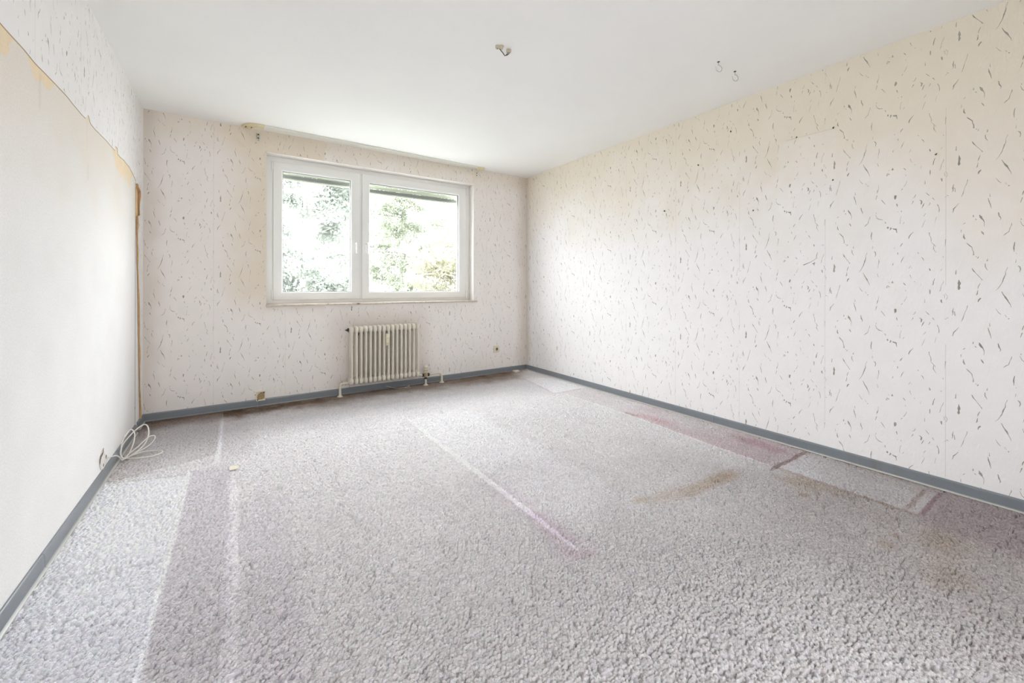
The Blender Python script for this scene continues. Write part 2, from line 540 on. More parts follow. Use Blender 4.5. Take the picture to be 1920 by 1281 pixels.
def back_stain(a, z):
    n = fbm(a * 5, z * 5, 3)
    c = np.tile(PAPER * np.array([0.985, 0.955, 0.93]), (len(a), 1))
    # old beige stain around the window frame and up to the curtain rail
    dx = np.maximum(np.maximum(0.845 - a, a - 2.99), 0)
    dz = np.maximum(np.maximum(1.15 - z, 0), 0)
    d = np.hypot(dx, dz)
    m = sstep(0.42, 0.02, d + 0.22 * (n - 0.5)) * (a < 1.2 + 0.3 * n) + 0.6 * sstep(2.2, 2.45, z + 0.2 * (n - 0.5))
    m = np.clip(m, 0, 1)[:, None]
    c = c * (1 - m) + np.array([0.80, 0.715, 0.60]) * m * 0.98
    # darker beige in the two corners and around the radiator
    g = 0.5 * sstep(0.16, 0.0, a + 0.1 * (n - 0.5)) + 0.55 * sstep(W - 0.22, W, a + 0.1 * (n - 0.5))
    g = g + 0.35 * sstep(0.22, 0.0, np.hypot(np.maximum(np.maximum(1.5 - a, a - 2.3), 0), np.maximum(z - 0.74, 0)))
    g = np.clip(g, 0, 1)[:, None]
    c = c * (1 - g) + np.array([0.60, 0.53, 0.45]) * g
    return c


def right_stain_light(b, z):
    a = -b
    n = fbm(a * 3 + 9, z * 3, 8)
    n2 = fbm(a * 14, z * 14, 4)
    c = np.tile(PAPER, (len(a), 1))
    # warm upper wall: bounce light painted over slight nicotine, with a ragged lower border
    m = sstep(1.2, 2.35, z + 0.7 * (n - 0.5) + 0.12 * (n2 - 0.5) + 0.10 * (a - 2.5))
    ghost = ((a > 3.12) & (a < 3.335) & (z < 2.1 + 0.0 * a)) | ((a > 3.0) & (a < 3.3) & (z < 2.09) & (z > 1.5))
    m = m * np.where(ghost, 0.8, 1.0)
    m = m[:, None]
    c = c * (1 - m) + np.array([0.81, 0.745, 0.635]) * m
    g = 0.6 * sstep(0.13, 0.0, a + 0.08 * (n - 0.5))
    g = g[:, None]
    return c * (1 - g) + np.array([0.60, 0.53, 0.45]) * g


def tear_z(y):
    """lower edge of the wallpaper still hanging on the left wall"""
    j = 0.010 * (vnoise(np.array([y * 9.0]), np.array([0.5]), 7)[0] - 0.5)
    z = 1.915 + j
    if -1.50 < y < -1.42:
        z += 0.03 * (1 - abs(y + 1.46) / 0.04)
    if -0.90 < y < -0.84:
        z += 0.03
    if y > -0.52:
        z = 1.915 - 0.05 * (y + 0.52) / 0.24 + 0.012 * (vnoise(np.array([y * 60.0]), np.array([0.5]), 9)[0] - 0.5)
    return z


def left_stain_shade(a, z):
    n = fbm(a * 6, z * 6, 21)
    n2 = fbm(a * 25, z * 25, 5)
    c = np.tile(np.array([0.865, 0.86, 0.85]), (len(a), 1)) * (0.97 + 0.06 * n)[:, None]
    warm = sstep(1.3, 1.95, z + 0.4 * (n - 0.5))[:, None]
    c = c * (1 - 0.8 * warm) + np.array([0.79, 0.725, 0.64]) * 0.8 * warm
    # torn cream backing paper hugging the tear
    cream = np.array([0.86, 0.725, 0.52])
    drop = 1.93 - z

    def patch(c0, c1, depth):
        e = np.clip(np.minimum(a - c0, c1 - a) / (0.25 * (c1 - c0)), 0, 1)
        return (drop < depth * e * (0.55 + 0.9 * n2)) & (a > c0) & (a < c1) & (z < 1.96)
    k = patch(-2.62, -2.27, 0.12) | patch(-2.20, -1.90, 0.07) | patch(-1.56, -1.46, 0.30) & (a > -1.475) | patch(-1.02, -0.30, 0.12)
    c = np.where(k[:, None], cream * (0.93 + 0.12 * n2)[:, None], c)
    # the crack by the corner, its shadow painted dark brown along with old glue
    s = (np.abs(a + 0.288 + 0.004 * (n2 - 0.5)) < 0.010) & (z < 1.82)
    c = np.where(s[:, None], np.array([0.10, 0.065, 0.03]) * (0.7 + 0.6 * n)[:, None], c)
    b = (a > -0.28) & (a < -0.185 + 0.03 * (n2 - 0.5)) & (z > 1.60) & (z < 1.83)
    c = np.where(b[:, None], np.array([0.74, 0.55, 0.34]) * (0.8 + 0.4 * n2)[:, None], c)
    # two old drip marks
    for (ya, z0, z1) in ((-2.06, 1.76, 1.89), (-1.46, 1.62, 1.70)):
        dd = (np.abs(a - ya) < 0.012) & (z > z0) & (z < z1)
        c = np.where(dd[:, None], c * 0.94, c)
    return c


# back wall: x along, faces -y ; opening for the window
HOLE = (0.847, 2.990, 0.900, 2.308)
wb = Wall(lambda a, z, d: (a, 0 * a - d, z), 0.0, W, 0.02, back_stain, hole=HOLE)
wb.print_paper([-0.6275, -0.085, 0.4575, 1.0, 1.5425, 2.085, 2.6275, 3.17, 3.7125], [0.3, 0.045, -0.022, 0.12, 0.31, -0.1, 0.22, 0.05, 0.4])
x0, x1, z0, z1 = HOLE
T = 0.2
jam = np.array([0.83, 0.80, 0.76])
wb.quad([(x0, 0, z0), (x0, 0, z1), (x0, T, z1), (x0, T, z0)], jam)
wb.quad([(x1, 0, z0), (x1, T, z0), (x1, T, z1), (x1, 0, z1)], jam)
wb.quad([(x0, 0, z1), (x1, 0, z1), (x1, T, z1), (x0, T, z1)], jam)
wb.quad([(x0, 0, z0), (x0, T, z0), (x1, T, z0), (x1, 0, z0)], jam)
E0, E1 = -0.2, W + 0.2
for (p, q, s, t) in ((E0, x0, 0 - 0.2, H + 0.2), (x1, E1, -0.2, H + 0.2), (x0, x1, -0.2, z0), (x0, x1, z1, H + 0.2)):
    wb.quad([(p, T, s), (p, T, t), (q, T, t), (q, T, s)], (0.66, 0.64, 0.6))
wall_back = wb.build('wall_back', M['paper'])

# right wall: a = -y along the wall so that strips run left to right
wr = Wall(lambda a, z, d: (W - d + 0 * a, -a, z), 0.0, -REAR, 0.02, lambda a, z: right_stain_light(-a, z))
K = list(range(-7, 4))
PH = {0: 0.0, -1: 0.177, -2: 0.106, -3: 0.165, 1: -0.107, -4: 0.03, -5: -0.2, -6: 0.25, -7: 0.1, 2: 0.3, 3: 0.1}
wr.print_paper([3.287 + k * PITCH for k in K], [PH[k] for k in K])
wr.stroke([(3.165, 1.232, 0.004), (3.19, 1.243, 0.003), (3.21, 1.252, 0.002), (3.246, 1.278, 0.001)], lin(110, 85, 80), lift=0.0008)
wr.stroke([(3.215, 1.240, 0.001), (3.222, 1.238, 0.007), (3.235, 1.244, 0.001)], lin(150, 135, 128), lift=0.0008)
wr.stroke([(3.06, 2.096, 0.0012), (3.22, 2.097, 0.0012), (3.331, 2.096, 0.0012)], lin(180, 170, 156), lift=0.0005)
X = W + 0.2
wr.quad([(X, 0.2, -0.2), (X, REAR - .2, -0.2), (X, REAR - .2, H + .2), (X, 0.2, H + .2)], (0.66, 0.64, 0.6))
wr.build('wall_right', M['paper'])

# left wall: bare layer ...
wl = Wall(lambda a, z, d: (d + 0 * a, a, z), REAR, 0.0, 0.0115, left_stain_shade)
wl.quad([(-0.2, REAR - .2, -0.2), (-0.2, 0.2, -0.2), (-0.2, 0.2, H + .2), (-0.2, REAR - .2, H + .2)], (0.66, 0.64, 0.6))
wall_left = wl.build('wall_left', M['woodchip'])

# ... and the wallpaper that is still on it
class Remnant(Wall):
    def inside(self, a, z):
        if a > -0.012 or z > H - 0.006:
            return False
        return z > tear_z(a) + 0.006 if a < -0.275 else (a > -0.16 and z > 0.07) or z > 1.8


wp = Remnant.__new__(Remnant)
wp.put, wp.hole, wp.v, wp.f, wp.c = (lambda a, z, d: (0.0018 + d + 0 * a, a, z)), None, [], [], []
wp.rect = (REAR, 0, 0, H)
lp = PAPER * np.array([0.99, 0.99, 0.985])
ys = list(np.arange(REAR, -0.282, 0.012)) + [-0.282]
for p, q in zip(ys, ys[1:]):
    zs0, zs1 = tear_z(p), tear_z(q)
    zs = [0, 1]
    wp.quad([(0.0018, p, zs0), (0.0018, q, zs1), (0.0018, q, H), (0.0018, p, H)], lp)
    wp.quad([(0.0, p, zs0 - .003), (0.0, q, zs1 - .003), (0.0018, q, zs1), (0.0018, p, zs0)], lin(178, 156, 128))
zz = [0.062 + 0.02 * i for i in range(int((H - 0.062) / 0.02))] + [H]
for p, q in zip(zz, zz[1:]):
    def edge(z):
        if z > 1.84:
            return -0.282
        w = vnoise(np.array([z * 14.0]), np.array([3.3]), 2)[0]
        base = -0.277 if z > 1.55 else -0.27 + 0.13 * max(0.0, min(1.0, (1.55 - z) / 1.4))
        if 1.62 < z < 1.82:
            base = -0.20
        return base + 0.012 * w
    for c0, c1, cc in ((edge, None, lp),):
        wp.quad([(0.0018, edge(p), p), (0.0018, 0, p), (0.0018, 0, q), (0.0018, edge(q), q)], lp)
    # the torn edge curls off the wall and shows its tan back
    if q < 1.86:
        k = lambda z: 0.006 + 0.010 * vnoise(np.array([z * 9.0]), np.array([1.3]), 4)[0]
        e0, e1, h0, h1 = edge(p), edge(q), k(p), k(q)
        tc = lin(214, 176, 130) * rnd.uniform(0.9, 1.05)
        wp.quad([(0.0018, e0, p), (0.0018, e1, q), (0.0018 + h1, e1 - 0.006, q), (0.0018 + h0, e0 - 0.006, p)], tc)
        wp.quad([(0.0022 + h0, e0 - 0.006, p), (0.0022 + h1, e1 - 0.006, q), (0.0024, e1 + 0.003, q), (0.0024, e0 + 0.003, p)], tc)
wp.print_paper([-0.49 + PITCH * k for k in range(-9, 1)], [0.2, 0.4, 0.1, 0.33, 0.0, 0.15, 0.5, 0.27, 0.08, 0.6])
rem = raw_mesh('wallpaper_remnant', wp.v, wp.f, np.array(wp.c), M['paper'], wall_left)
rem['label'] = 'marbled wallpaper left above the tear and along the corner'

# rear wall with an added opening that lets in fill light behind the camera
g = Geo()
g.box((-0.2, REAR - 0.2, -0.2), (ROX0, REAR, H + 0.2)).box((ROX1, REAR - 0.2, -0.2), (W + 0.2, REAR, H + 0.2)).box((ROX0, REAR - 0.2, ROZ), (ROX1, REAR, H + 0.2))
struct(g.build('wall_rear', M['facade'], smooth=False))

g = Geo()
g.box((-0.2, REAR - 0.2, H), (W + 0.2, 0.9, H + 0.25))  # reaches past the window wall as an added eave cutting steep sky light
struct(g.build('ceiling', M['ceiling'], smooth=False))

# ------------------------------------------------------------------ floor: loop-pile carpet
FX0, FX1, FY0, FY1 = 0.0, W, -4.45, 0.0
xs = np.linspace(FX0, FX1, int((FX1 - FX0) / 0.0032) + 1)
ysf = np.concatenate([np.linspace(FY0, -2.3, 680, endpoint=False), np.linspace(-2.3, FY1, 500)])
gx, gy = np.meshgrid(xs, ysf, indexing='ij')
X, Y = gx.ravel(), gy.ravel()


def tufts(X, Y, cx, cy, seed):
    """rows of jittered yarn loops: height 0..1 and a random number per loop"""
    best = np.full(X.shape, 9.0)
    tid = np.zeros(X.shape)
    Xw = X + 0.006 * (vnoise(X * 22, Y * 22, seed + 5) - 0.5)
    Yw = Y + 0.008 * (vnoise(X * 18, Y * 18, seed + 6) - 0.5)
    j0 = np.floor(Yw / cy).astype(np.int64)
    for dj in (-1, 0, 1):
        j = j0 + dj
        sh = 0.5 * (j & 1)
        i0 = np.floor(Xw / cx - sh).astype(np.int64)
        for di in (-1, 0, 1):
            i = i0 + di
            n = (i * 73856093 ^ j * 19349663 ^ seed * 83492791) & 0xffffffff
            n = ((n ^ (n >> 13)) * 1274126177) & 0xffffffff
            a, b, c = (n & 1023) / 1023.0, ((n >> 10) & 1023) / 1023.0, ((n >> 20) & 1023) / 1023.0
            px, py = (i + sh + 0.5 + 0.5 * (a - 0.5)) * cx, (j + 0.5 + 0.45 * (b - 0.5)) * cy
            d = ((Xw - px) / cx) ** 2 + ((Yw - py) / cy) ** 2
            k = d < best
            best = np.where(k, d, best)
            tid = np.where(k, c, tid)
    return np.clip(1 - (best / 0.42) ** 1.5, 0, 1) ** 0.6, tid


hgt, tid = tufts(X, Y, 0.0130, 0.0098, 3)
worn = fbm(X * 2.2, Y * 2.2, 31)
amp = 0.0115 * (0.75 + 0.5 * worn)
Zf = -0.0110 + hgt * amp + 0.0050 * (tid - 0.5) * np.sqrt(hgt) + 0.002 * (fbm(X * 28, Y * 28, 12) - 0.5)
gap = sstep(0.69, 0.79, fbm(X * 58 + 3 * vnoise(X * 9, Y * 9, 70), Y * 140, 71, 2) + 0.16 * (worn - 0.5))
slack = (tid * 531.7) % 1.0                         # here and there a loop lies low
Zf = np.minimum(Zf, 0.0025) - 0.010 * gap - 0.009 * np.sqrt(hgt) * (slack > 0.92)

# colour of the yarn, with its dirt, stains and the clean patches furniture has left
n1, n2, n3 = fbm(X * 3, Y * 3, 41), fbm(X * 11, Y * 11, 42), fbm(X * 60, Y * 60, 43, 2)
base = np.array([0.85, 0.83, 0.848])
C = np.tile(base, (len(X), 1)) * (0.91 + 0.16 * ((tid * 77.7) % 1.0))[:, None]
C *= 1 + 0.045 * (np.stack([(tid * 211.3) % 1.0, (tid * 349.1) % 1.0, (tid * 457.7) % 1.0], -1) - 0.5)


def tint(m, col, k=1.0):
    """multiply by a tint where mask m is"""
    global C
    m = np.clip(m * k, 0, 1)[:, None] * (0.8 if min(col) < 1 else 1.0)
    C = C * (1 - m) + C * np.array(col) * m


def band(v, lo, hi, s=0.01):
    return sstep(lo - s, lo + s, v) * (1 - sstep(hi - s, hi + s, v))


wob = 0.012 * (n2 - 0.5)
# browner traffic grime towards the near right, cleaner in the middle strip
tint(sstep(1.9, 3.2, X + 0.8 * (n1 - 0.5)) * sstep(-2.95, -3.7, Y + 0.7 * (n1 - 0.5)), (0.76, 0.73, 0.70))
tint(sstep(-1.9, -3.6, Y + 0.6 * (n1 - 0.5)), (0.58, 0.57, 0.565))  # light falloff painted in with some grime: darker towards the camera
tint(band(X + 0.05 * (n1 - 0.5), 1.80, 2.33, 0.06) * band(Y, -2.95, -1.1, 0.12), (1.07, 1.08, 1.09))
# wide grey fade towards the back wall, brown dirt along it
d = -Y
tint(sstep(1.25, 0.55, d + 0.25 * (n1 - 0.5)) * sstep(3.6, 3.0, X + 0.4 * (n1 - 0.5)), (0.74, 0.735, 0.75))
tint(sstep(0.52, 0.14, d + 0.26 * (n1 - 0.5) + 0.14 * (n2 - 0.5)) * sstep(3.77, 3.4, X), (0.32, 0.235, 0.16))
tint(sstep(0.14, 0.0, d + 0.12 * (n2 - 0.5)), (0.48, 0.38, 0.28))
blot = np.hypot((X - 0.66) / 0.32, (Y + 0.16) / 0.20)
tint(sstep(1.15, 0.2, blot + 0.7 * (n2 - 0.5)) * (X > 0.53 + wob), (0.34, 0.25, 0.175))
tint(sstep(0.9, 0.2, np.hypot((X - 1.15) / 0.5, (Y + 0.12) / 0.12) + 0.8 * (n2 - 0.5)), (0.52, 0.43, 0.33))
tint(sstep(1.0, 0.3, np.hypot((X - 3.1) / 0.6, (Y + 0.12) / 0.12) + 0.8 * (n2 - 0.5)), (0.66, 0.58, 0.50))
tint(band(X, 0.53, 0.72, 0.05) * band(Y, -1.25, -0.3, 0.1), (0.90, 0.88, 0.89))
# far left corner, where a cupboard stood
tint(((X < 0.523 + wob) & (Y > -1.24 + 0.11 * X / 0.4)).astype(float), (0.80, 0.78, 0.775))
tint(sstep(0.25, 0.0, X + 0.3 * (n2 - 0.5)) * (Y > -1.25), (0.90, 0.87, 0.84))
tint(band(X + wob, 0.512, 0.537, 0.006) * band(Y, -1.23, -0.30, 0.1), (1.25, 1.28, 1.32))
# long clean strip by the left wall
clean = (X < 0.397 + 0.3 * wob) & (Y < -1.27 - 0.25 * (X - 0.05))
tint(clean.astype(float), (1.10, 1.13, 1.18))
tint(band(X + 0.3 * wob, 0.384, 0.403, 0.004) * (Y < -1.28), (1.18, 1.2, 1.22))
tint(band(X, 0.403, 0.60, 0.02) * (Y < -1.30), (0.87, 0.85, 0.88), 0.6 + 0.8 * n1)
tint(band(X + wob, 0.585, 0.625, 0.012) * band(Y, -4.4, -1.55, 0.1), (1.14, 1.14, 1.15))
tint(band(X + 3 * wob, 0.625, 0.80, 0.06) * sstep(-1.6, -2.3, Y), (0.90, 0.87, 0.91), 0.3 + 0.9 * n1)
# creases across it
for (xa, ya, xb, yb) in ((0.06, -1.21, 0.52, -1.20), (0.08, -1.26, 0.39, -1.36), (0.05, -2.15, 0.38, -2.24)):
    t = np.clip((X - xa) / (xb - xa), 0, 1)
    dd = np.abs(Y - (ya + (yb - ya) * t)) + 0.012 * (n2 - 0.5)
    mm = (dd < 0.008) & (X > xa) & (X < xb)
    Zf = np.where(mm, Zf - 0.004, Zf)
    tint(mm.astype(float), (0.85, 0.84, 0.84))
# the white line down the middle and its purple border
lw = 0.008 + 0.010 * np.sin(np.clip((-1.1 - Y) / 2.0, 0, 1) * math.pi) ** 0.7
lc = np.abs(X - 1.793 - 0.008 * (fbm(Y * 2, Y * 0, 77) - 0.5))
on = (Y < -1.10) & (Y > -3.10)
tint(sstep(0.13, 0.0, lc + 0.05 * (n1 - 0.5)) * sstep(-2.0, -2.9, Y) * (Y > -3.16), (0.88, 0.76, 0.83), 1.4 * n2)
tint(sstep(lw + 0.004, lw - 0.004, lc + 0.004 * (n3 - 0.5)) * on, (1.30, 1.34, 1.38))
# thin white line, pinkish dirt between it and the right skirting
l2 = np.abs(X - (3.377 - 0.055 * sstep(-2.0, -3.1, Y)) - 0.3 * wob)
side = (X > 3.377 - 0.055 * sstep(-2.0, -3.1, Y))
tint(side * band(Y, -3.2, -1.2, 0.1), (0.93, 0.90, 0.90))
pk = band(Y, -3.2, -1.95, 0.15) * side
tint(pk * sstep(0.25, 0.65, n1 + 0.25 * (n2 - 0.5)), (0.88, 0.78, 0.80), 1.0)
tint(sstep(1.0, 0.3, np.hypot((X - 3.46) / 0.08, (Y + 2.18) / 0.26) + 0.5 * (n2 - 0.5)), (0.95, 0.76, 0.78))
tint(sstep(1.0, 0.3, np.hypot((X - 3.41) / 0.03, (Y + 2.02) / 0.12) + 0.8 * (n2 - 0.5)), (0.72, 0.58, 0.48))
tint(sstep(1.0, 0.4, np.hypot((X - 3.62) / 0.10, (Y + 2.95) / 0.28) + 0.6 * (n2 - 0.5)), (0.80, 0.68, 0.69))
tint(sstep(0.010, 0.003, l2) * band(Y, -3.1, -1.25, 0.1), (1.30, 1.32, 1.33))
tint(sstep(0.05, 0.0, W - X + 0.03 * (n2 - 0.5)) * (Y < -1.6), (0.80, 0.74, 0.72))
# the two clean footprints by the right wall
px = 3.446 + (3.31 - 3.446) * np.clip((-0.416 - Y) / 0.72, 0, 1)
ft = (X > px) & (X < 3.72) & (Y > -1.14) & (Y < -0.416 - 0.5 * (X - 3.446))
tint(ft.astype(float), (1.09, 1.10, 1.12))
tint(band(Y + wob, -1.165, -1.14, 0.006) * band(X, 3.31, 3.66, 0.02), (0.86, 0.74, 0.82))
tint(band(X - px + wob, -0.03, 0.0, 0.006) * band(Y, -1.15, -0.42, 0.02), (0.92, 0.86, 0.90))
ft = band(X + 0.4 * wob, 3.333, 3.706, 0.004) * band(Y + 0.4 * wob, -3.81, -3.208, 0.004)
tint(ft, (1.17, 1.20, 1.24))
tint(ft * sstep(3.45, 3.68, X + 0.2 * (n1 - 0.5)) * 0.9, (0.86, 0.85, 0.82))
tint(band(Y + wob, -3.206, -3.180, 0.006) * band(X, 3.28, 3.74, 0.03), (0.50, 0.41, 0.36))
tint(band(X + wob, 3.300, 3.333, 0.008) * band(Y, -3.82, -3.18, 0.03), (0.82, 0.74, 0.66))
tint(band(Y + wob, -3.83, -3.81, 0.005) * band(X, 3.33, 3.72, 0.02), (0.68, 0.53, 0.60))
tint(band(Y + 1.5 * wob, -3.775, -3.755, 0.006) * band(X, 3.36, 3.70, 0.03), (0.66, 0.55, 0.50), 0.3 + n2)
tint(band(X, 3.24, 3.76, 0.06) * band(Y, -4.4, -3.83, 0.02), (0.84, 0.76, 0.80))
# brown spills
for (cx, cy, rx, ry, k) in ((2.72, -3.08, 0.22, 0.05, 1.0), (2.50, -3.03, 0.2, 0.05, 0.6), (2.95, -3.09, 0.12, 0.06, 1.0), (2.33, -2.985, 0.06, 0.03, 0.8), (3.082, -3.429, 0.028, 0.022, 1.5),
                            (3.018, -3.805, 0.02, 0.018, 1.3), (2.90, -3.80, 0.05, 0.04, 0.7), (3.22, -3.35, 0.10, 0.10, 0.7), (3.12, -3.94, 0.16, 0.08, 0.7), (2.85, -3.99, 0.12, 0.08, 0.5),
                            (3.26, -3.45, 0.05, 0.16, 0.7), (2.357, -3.464, 0.006, 0.006, 1.6)):
    tint(sstep(1.45, 0.2, np.hypot((X - cx) / rx, (Y - cy) / ry) + 0.7 * (n2 - 0.5)), (0.80, 0.70, 0.57), k)
C = np.clip(C, 0.01, 0.95)

nyf = len(ysf)
i, j = np.meshgrid(np.arange(len(xs) - 1), np.arange(nyf - 1), indexing='ij')
i, j = i.ravel(), j.ravel()
Q = np.stack([i * nyf + j, (i + 1) * nyf + j, (i + 1) * nyf + j + 1, i * nyf + j + 1], -1)
nv = len(X)
V = np.stack([X, Y, Zf], -1)
# plain carpet behind the camera and the slab under it
ext = np.array([(0, REAR, -0.001), (W, REAR, -0.001), (W, FY0, -0.001), (0, FY0, -0.001),
                (-.2, REAR - .2, -0.2), (W + .2, REAR - .2, -0.2), (W + .2, 0.2, -0.2), (-.2, 0.2, -0.2)])
V = np.concatenate([V, ext])
Q = np.concatenate([Q, np.array([[nv, nv + 1, nv + 2, nv + 3], [nv + 7, nv + 6, nv + 5, nv + 4]])])
C = np.concatenate([C, np.tile(base * 0.9, (8, 1))])
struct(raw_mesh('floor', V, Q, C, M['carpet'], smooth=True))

# ------------------------------------------------------------------ skirting boards
SK, LIP, RUST = lin(124, 130, 136), lin(200, 198, 190), lin(118, 84, 50)


def skirting(name, put, spans, rust=None, lip=True):
    v, fa, c = [], [], []
    prof = [(0.0, 0.0), (0.021, 0.0), (0.020, 0.0035), (0.012, 0.009), (0.0105, 0.052), (0.0085, 0.0585), (0.005, 0.061), (0.0, 0.061)]
    for (a0, a1) in spans:
        n = max(1, int((a1 - a0) / 0.012))
        k0 = len(v)
        for s in range(n + 1):
            a = a0 + (a1 - a0) * s / n
            for i, (d, z) in enumerate(prof):
                v.append(put(a, z, d))
                col = LIP if (lip and z < 0.008) else SK
                if rust and i in (3, 4, 5):
                    q = vnoise(np.array([a * 70]), np.array([0.3]), 6)[0]
                    m = max(0, 1 - abs(a - rust[0]) / rust[1]) * max(0, q - 0.45) * 0.9
                    col = col * (1 - m) + RUST * m
                c.append(col)
        m = len(prof)
        for s in range(n):
            for i in range(m - 1):
                a = k0 + s * m + i
                fa.append((a, a + m, a + m + 1, a + 1))
        fa.append(tuple(k0 + i for i in range(m)))
        fa.append(tuple(k0 + n * m + i for i in reversed(range(m))))
    o = raw_mesh(name, v, fa, np.array(c), M['skirting'])
    return struct(o)


skirting('baseboard_back', lambda a, z, d: (a, -d, z), [(0.0, 0.78), (0.781, 2.2), (2.2, W)], lip=False)
skirting('baseboard_right', lambda a, z, d: (W - d, -a, z), [(0.0, 2.552), (2.554, -REAR)], rust=(3.52, 0.16))
skirting('baseboard_left', lambda a, z, d: (d, a, z), [(REAR, -2.054), (-2.052, -0.305), (-0.235, 0.0)])

# ------------------------------------------------------------------ window
win = struct(empty('window_1', (1.92, 0.11, 0.9)))


def under(o, par):
    """parent while keeping the world placement"""
    o.parent = par
    o.matrix_parent_inverse = Matrix.Translation(par.location).inverted()
    return o


def ring(x0, x1, z0, z1, w, ya, yb, bev_out=0.006, bev_in=0.012):
    """mitred frame; w = (left, right, bottom, top) bar widths; face at ya, back at yb"""
    wl_, wr_, wb_, wt_ = w if isinstance(w, (tuple, list)) else (w,) * 4
    g = Geo()

    def loop(kl, kr, kb, kt, y):
        return [g.bm.verts.new((x0 + kl, y, z0 + kb)), g.bm.verts.new((x1 - kr, y, z0 + kb)), g.bm.verts.new((x1 - kr, y, z1 - kt)), g.bm.verts.new((x0 + kl, y, z1 - kt))]

    def at(t, y):
        return loop(wl_ * t, wr_ * t, wb_ * t, wt_ * t, y)
    e = bev_out
    L = [loop(0, 0, 0, 0, yb), loop(0, 0, 0, 0, ya + e), loop(e * .3, e * .3, e * .3, e * .3, ya + e * .3), loop(e, e, e, e, ya),
         loop(wl_ - bev_in, wr_ - bev_in, wb_ - bev_in, wt_ - bev_in, ya), loop(wl_ - bev_in * .6, wr_ - bev_in * .6, wb_ - bev_in * .6, wt_ - bev_in * .6, ya + bev_in * .25),
         loop(wl_, wr_, wb_, wt_, ya + bev_in), loop(wl_, wr_, wb_, wt_, yb)]
    for a, b in zip(L, L[1:] + [L[0]]):
        for k in range(4):
            g.bm.faces.new((a[k], a[(k + 1) % 4], b[(k + 1) % 4], b[k]))
    return g


fr = ring(0.847, 2.990, 0.900, 2.308, (0.062, 0.062, 0.06, 0.055), 0.112, 0.19)
fr.box((1.66, 0.118, 0.95), (1.75, 0.185, 2.26), 0.004)
under(fr.build('window_frame', M['pvc']), win)

ZB, ZT = 0.951, 2.262
for (sx0, sx1, wl_, wr_, gz, hx, hinge_x) in ((0.907, 1.694, 0.080, 0.090, 0.077, 1.657, 0.899), (1.716, 2.936, 0.080, 0.094, 0.075, 1.757, 2.945)):
    s = empty('sash', (sx0, 0.1, ZB))
    under(s, win)
    zt = 2.180
    under(ring(sx0, sx1, ZB, ZT, (wl_, wr_, gz, ZT - zt), 0.096, 0.165, 0.007, 0.014).build('sash_frame', M['pvc']), s)
    gx0, gx1, gz0, gz1 = sx0 + wl_, sx1 - wr_, ZB + gz, zt
    gk = ring(gx0 - 0.001, gx1 + 0.001, gz0 - 0.001, gz1 + 0.001, 0.005, 0.118, 0.14, 0.001, 0.002)
    under(gk.build('gasket', M['seal']), s)
    p = Geo()
    p.box((gx0 - 0.004, 0.126, gz0 - 0.004), (gx1 + 0.004, 0.130, gz1 + 0.004))
    under(p.build('glass_pane', M['glass'], smooth=False), s)
    h = Geo()
    h.box((hx - 0.014, 0.086, 1.465), (hx + 0.014, 0.097, 1.535), 0.004, 2)
    h.lathe((hx, 0.096, 1.528), (0, -1, 0), [(0, 0.010), (0.035, 0.009), (0.042, 0.009)], 14)
    h.tube([(hx, 0.055, 1.533), (hx, 0.050, 1.525), (hx, 0.050, 1.50), (hx, 0.052, 1.46), (hx, 0.054, 1.425)], 0.0105, 12, 4)
    under(h.build('handle', M['pvc']), s)
    for zc in (2.215, 1.005) if sx0 < 1 else (2.235, 0.985):
        k = Geo()
        k.lathe((hinge_x, 0.100, zc - 0.045), (0, 0, 1), [(0, 0.0075), (0.018, 0.0075), (0.019, 0.006), (0.021, 0.006), (0.022, 0.0085), (0.088, 0.0085), (0.090, 0.006)], 14)
        under(k.build('hinge', M['pvc']), s)

g = Geo()
g.box((0.8475, -0.002, 0.8995), (2.9895, 0.112, 0.915), 0.003)
g.box((0.843, -0.024, 0.8965), (3.032, -0.0005, 0.915), 0.004, 2)
under(g.build('window_sill', M['sill']), win)

# roller shutters pulled up outside: their end bars hang below the lintel
for (xa, xb, zb, cut) in ((0.915, 1.70, 2.128, 0), (1.72, 2.93, 2.096, 1)):
    sh = empty('roller_shutter', (xa, 0.24, zb))
    under(sh, win)
    g = Geo()
    g.box((xa, 0.232, zb), (xb, 0.247, zb + 0.016), 0.003)
    under(g.build('end_lip', M['shutter_light']), sh)
    g = Geo()
    g.box((xa, 0.230, zb + 0.017), (xb, 0.249, zb + 0.052), 0.004)
    g.box(((xa + xb) / 2 - 0.03, 0.222, zb + 0.022), ((xa + xb) / 2 + 0.03, 0.231, zb + 0.045), 0.003)
    under(g.build('end_bar', M['shutter']), sh)
    g = Geo()
    z = zb + 0.054
    while z < 2.30:
        g.sphere(((xa + xb) / 2, 0.240, z + 0.018), 1.0, ((xb - xa) / 2, 0.007, 0.018), 0.6, 24, 8)
        z += 0.037
    under(g.build('slats', M['shutter_light']), sh)

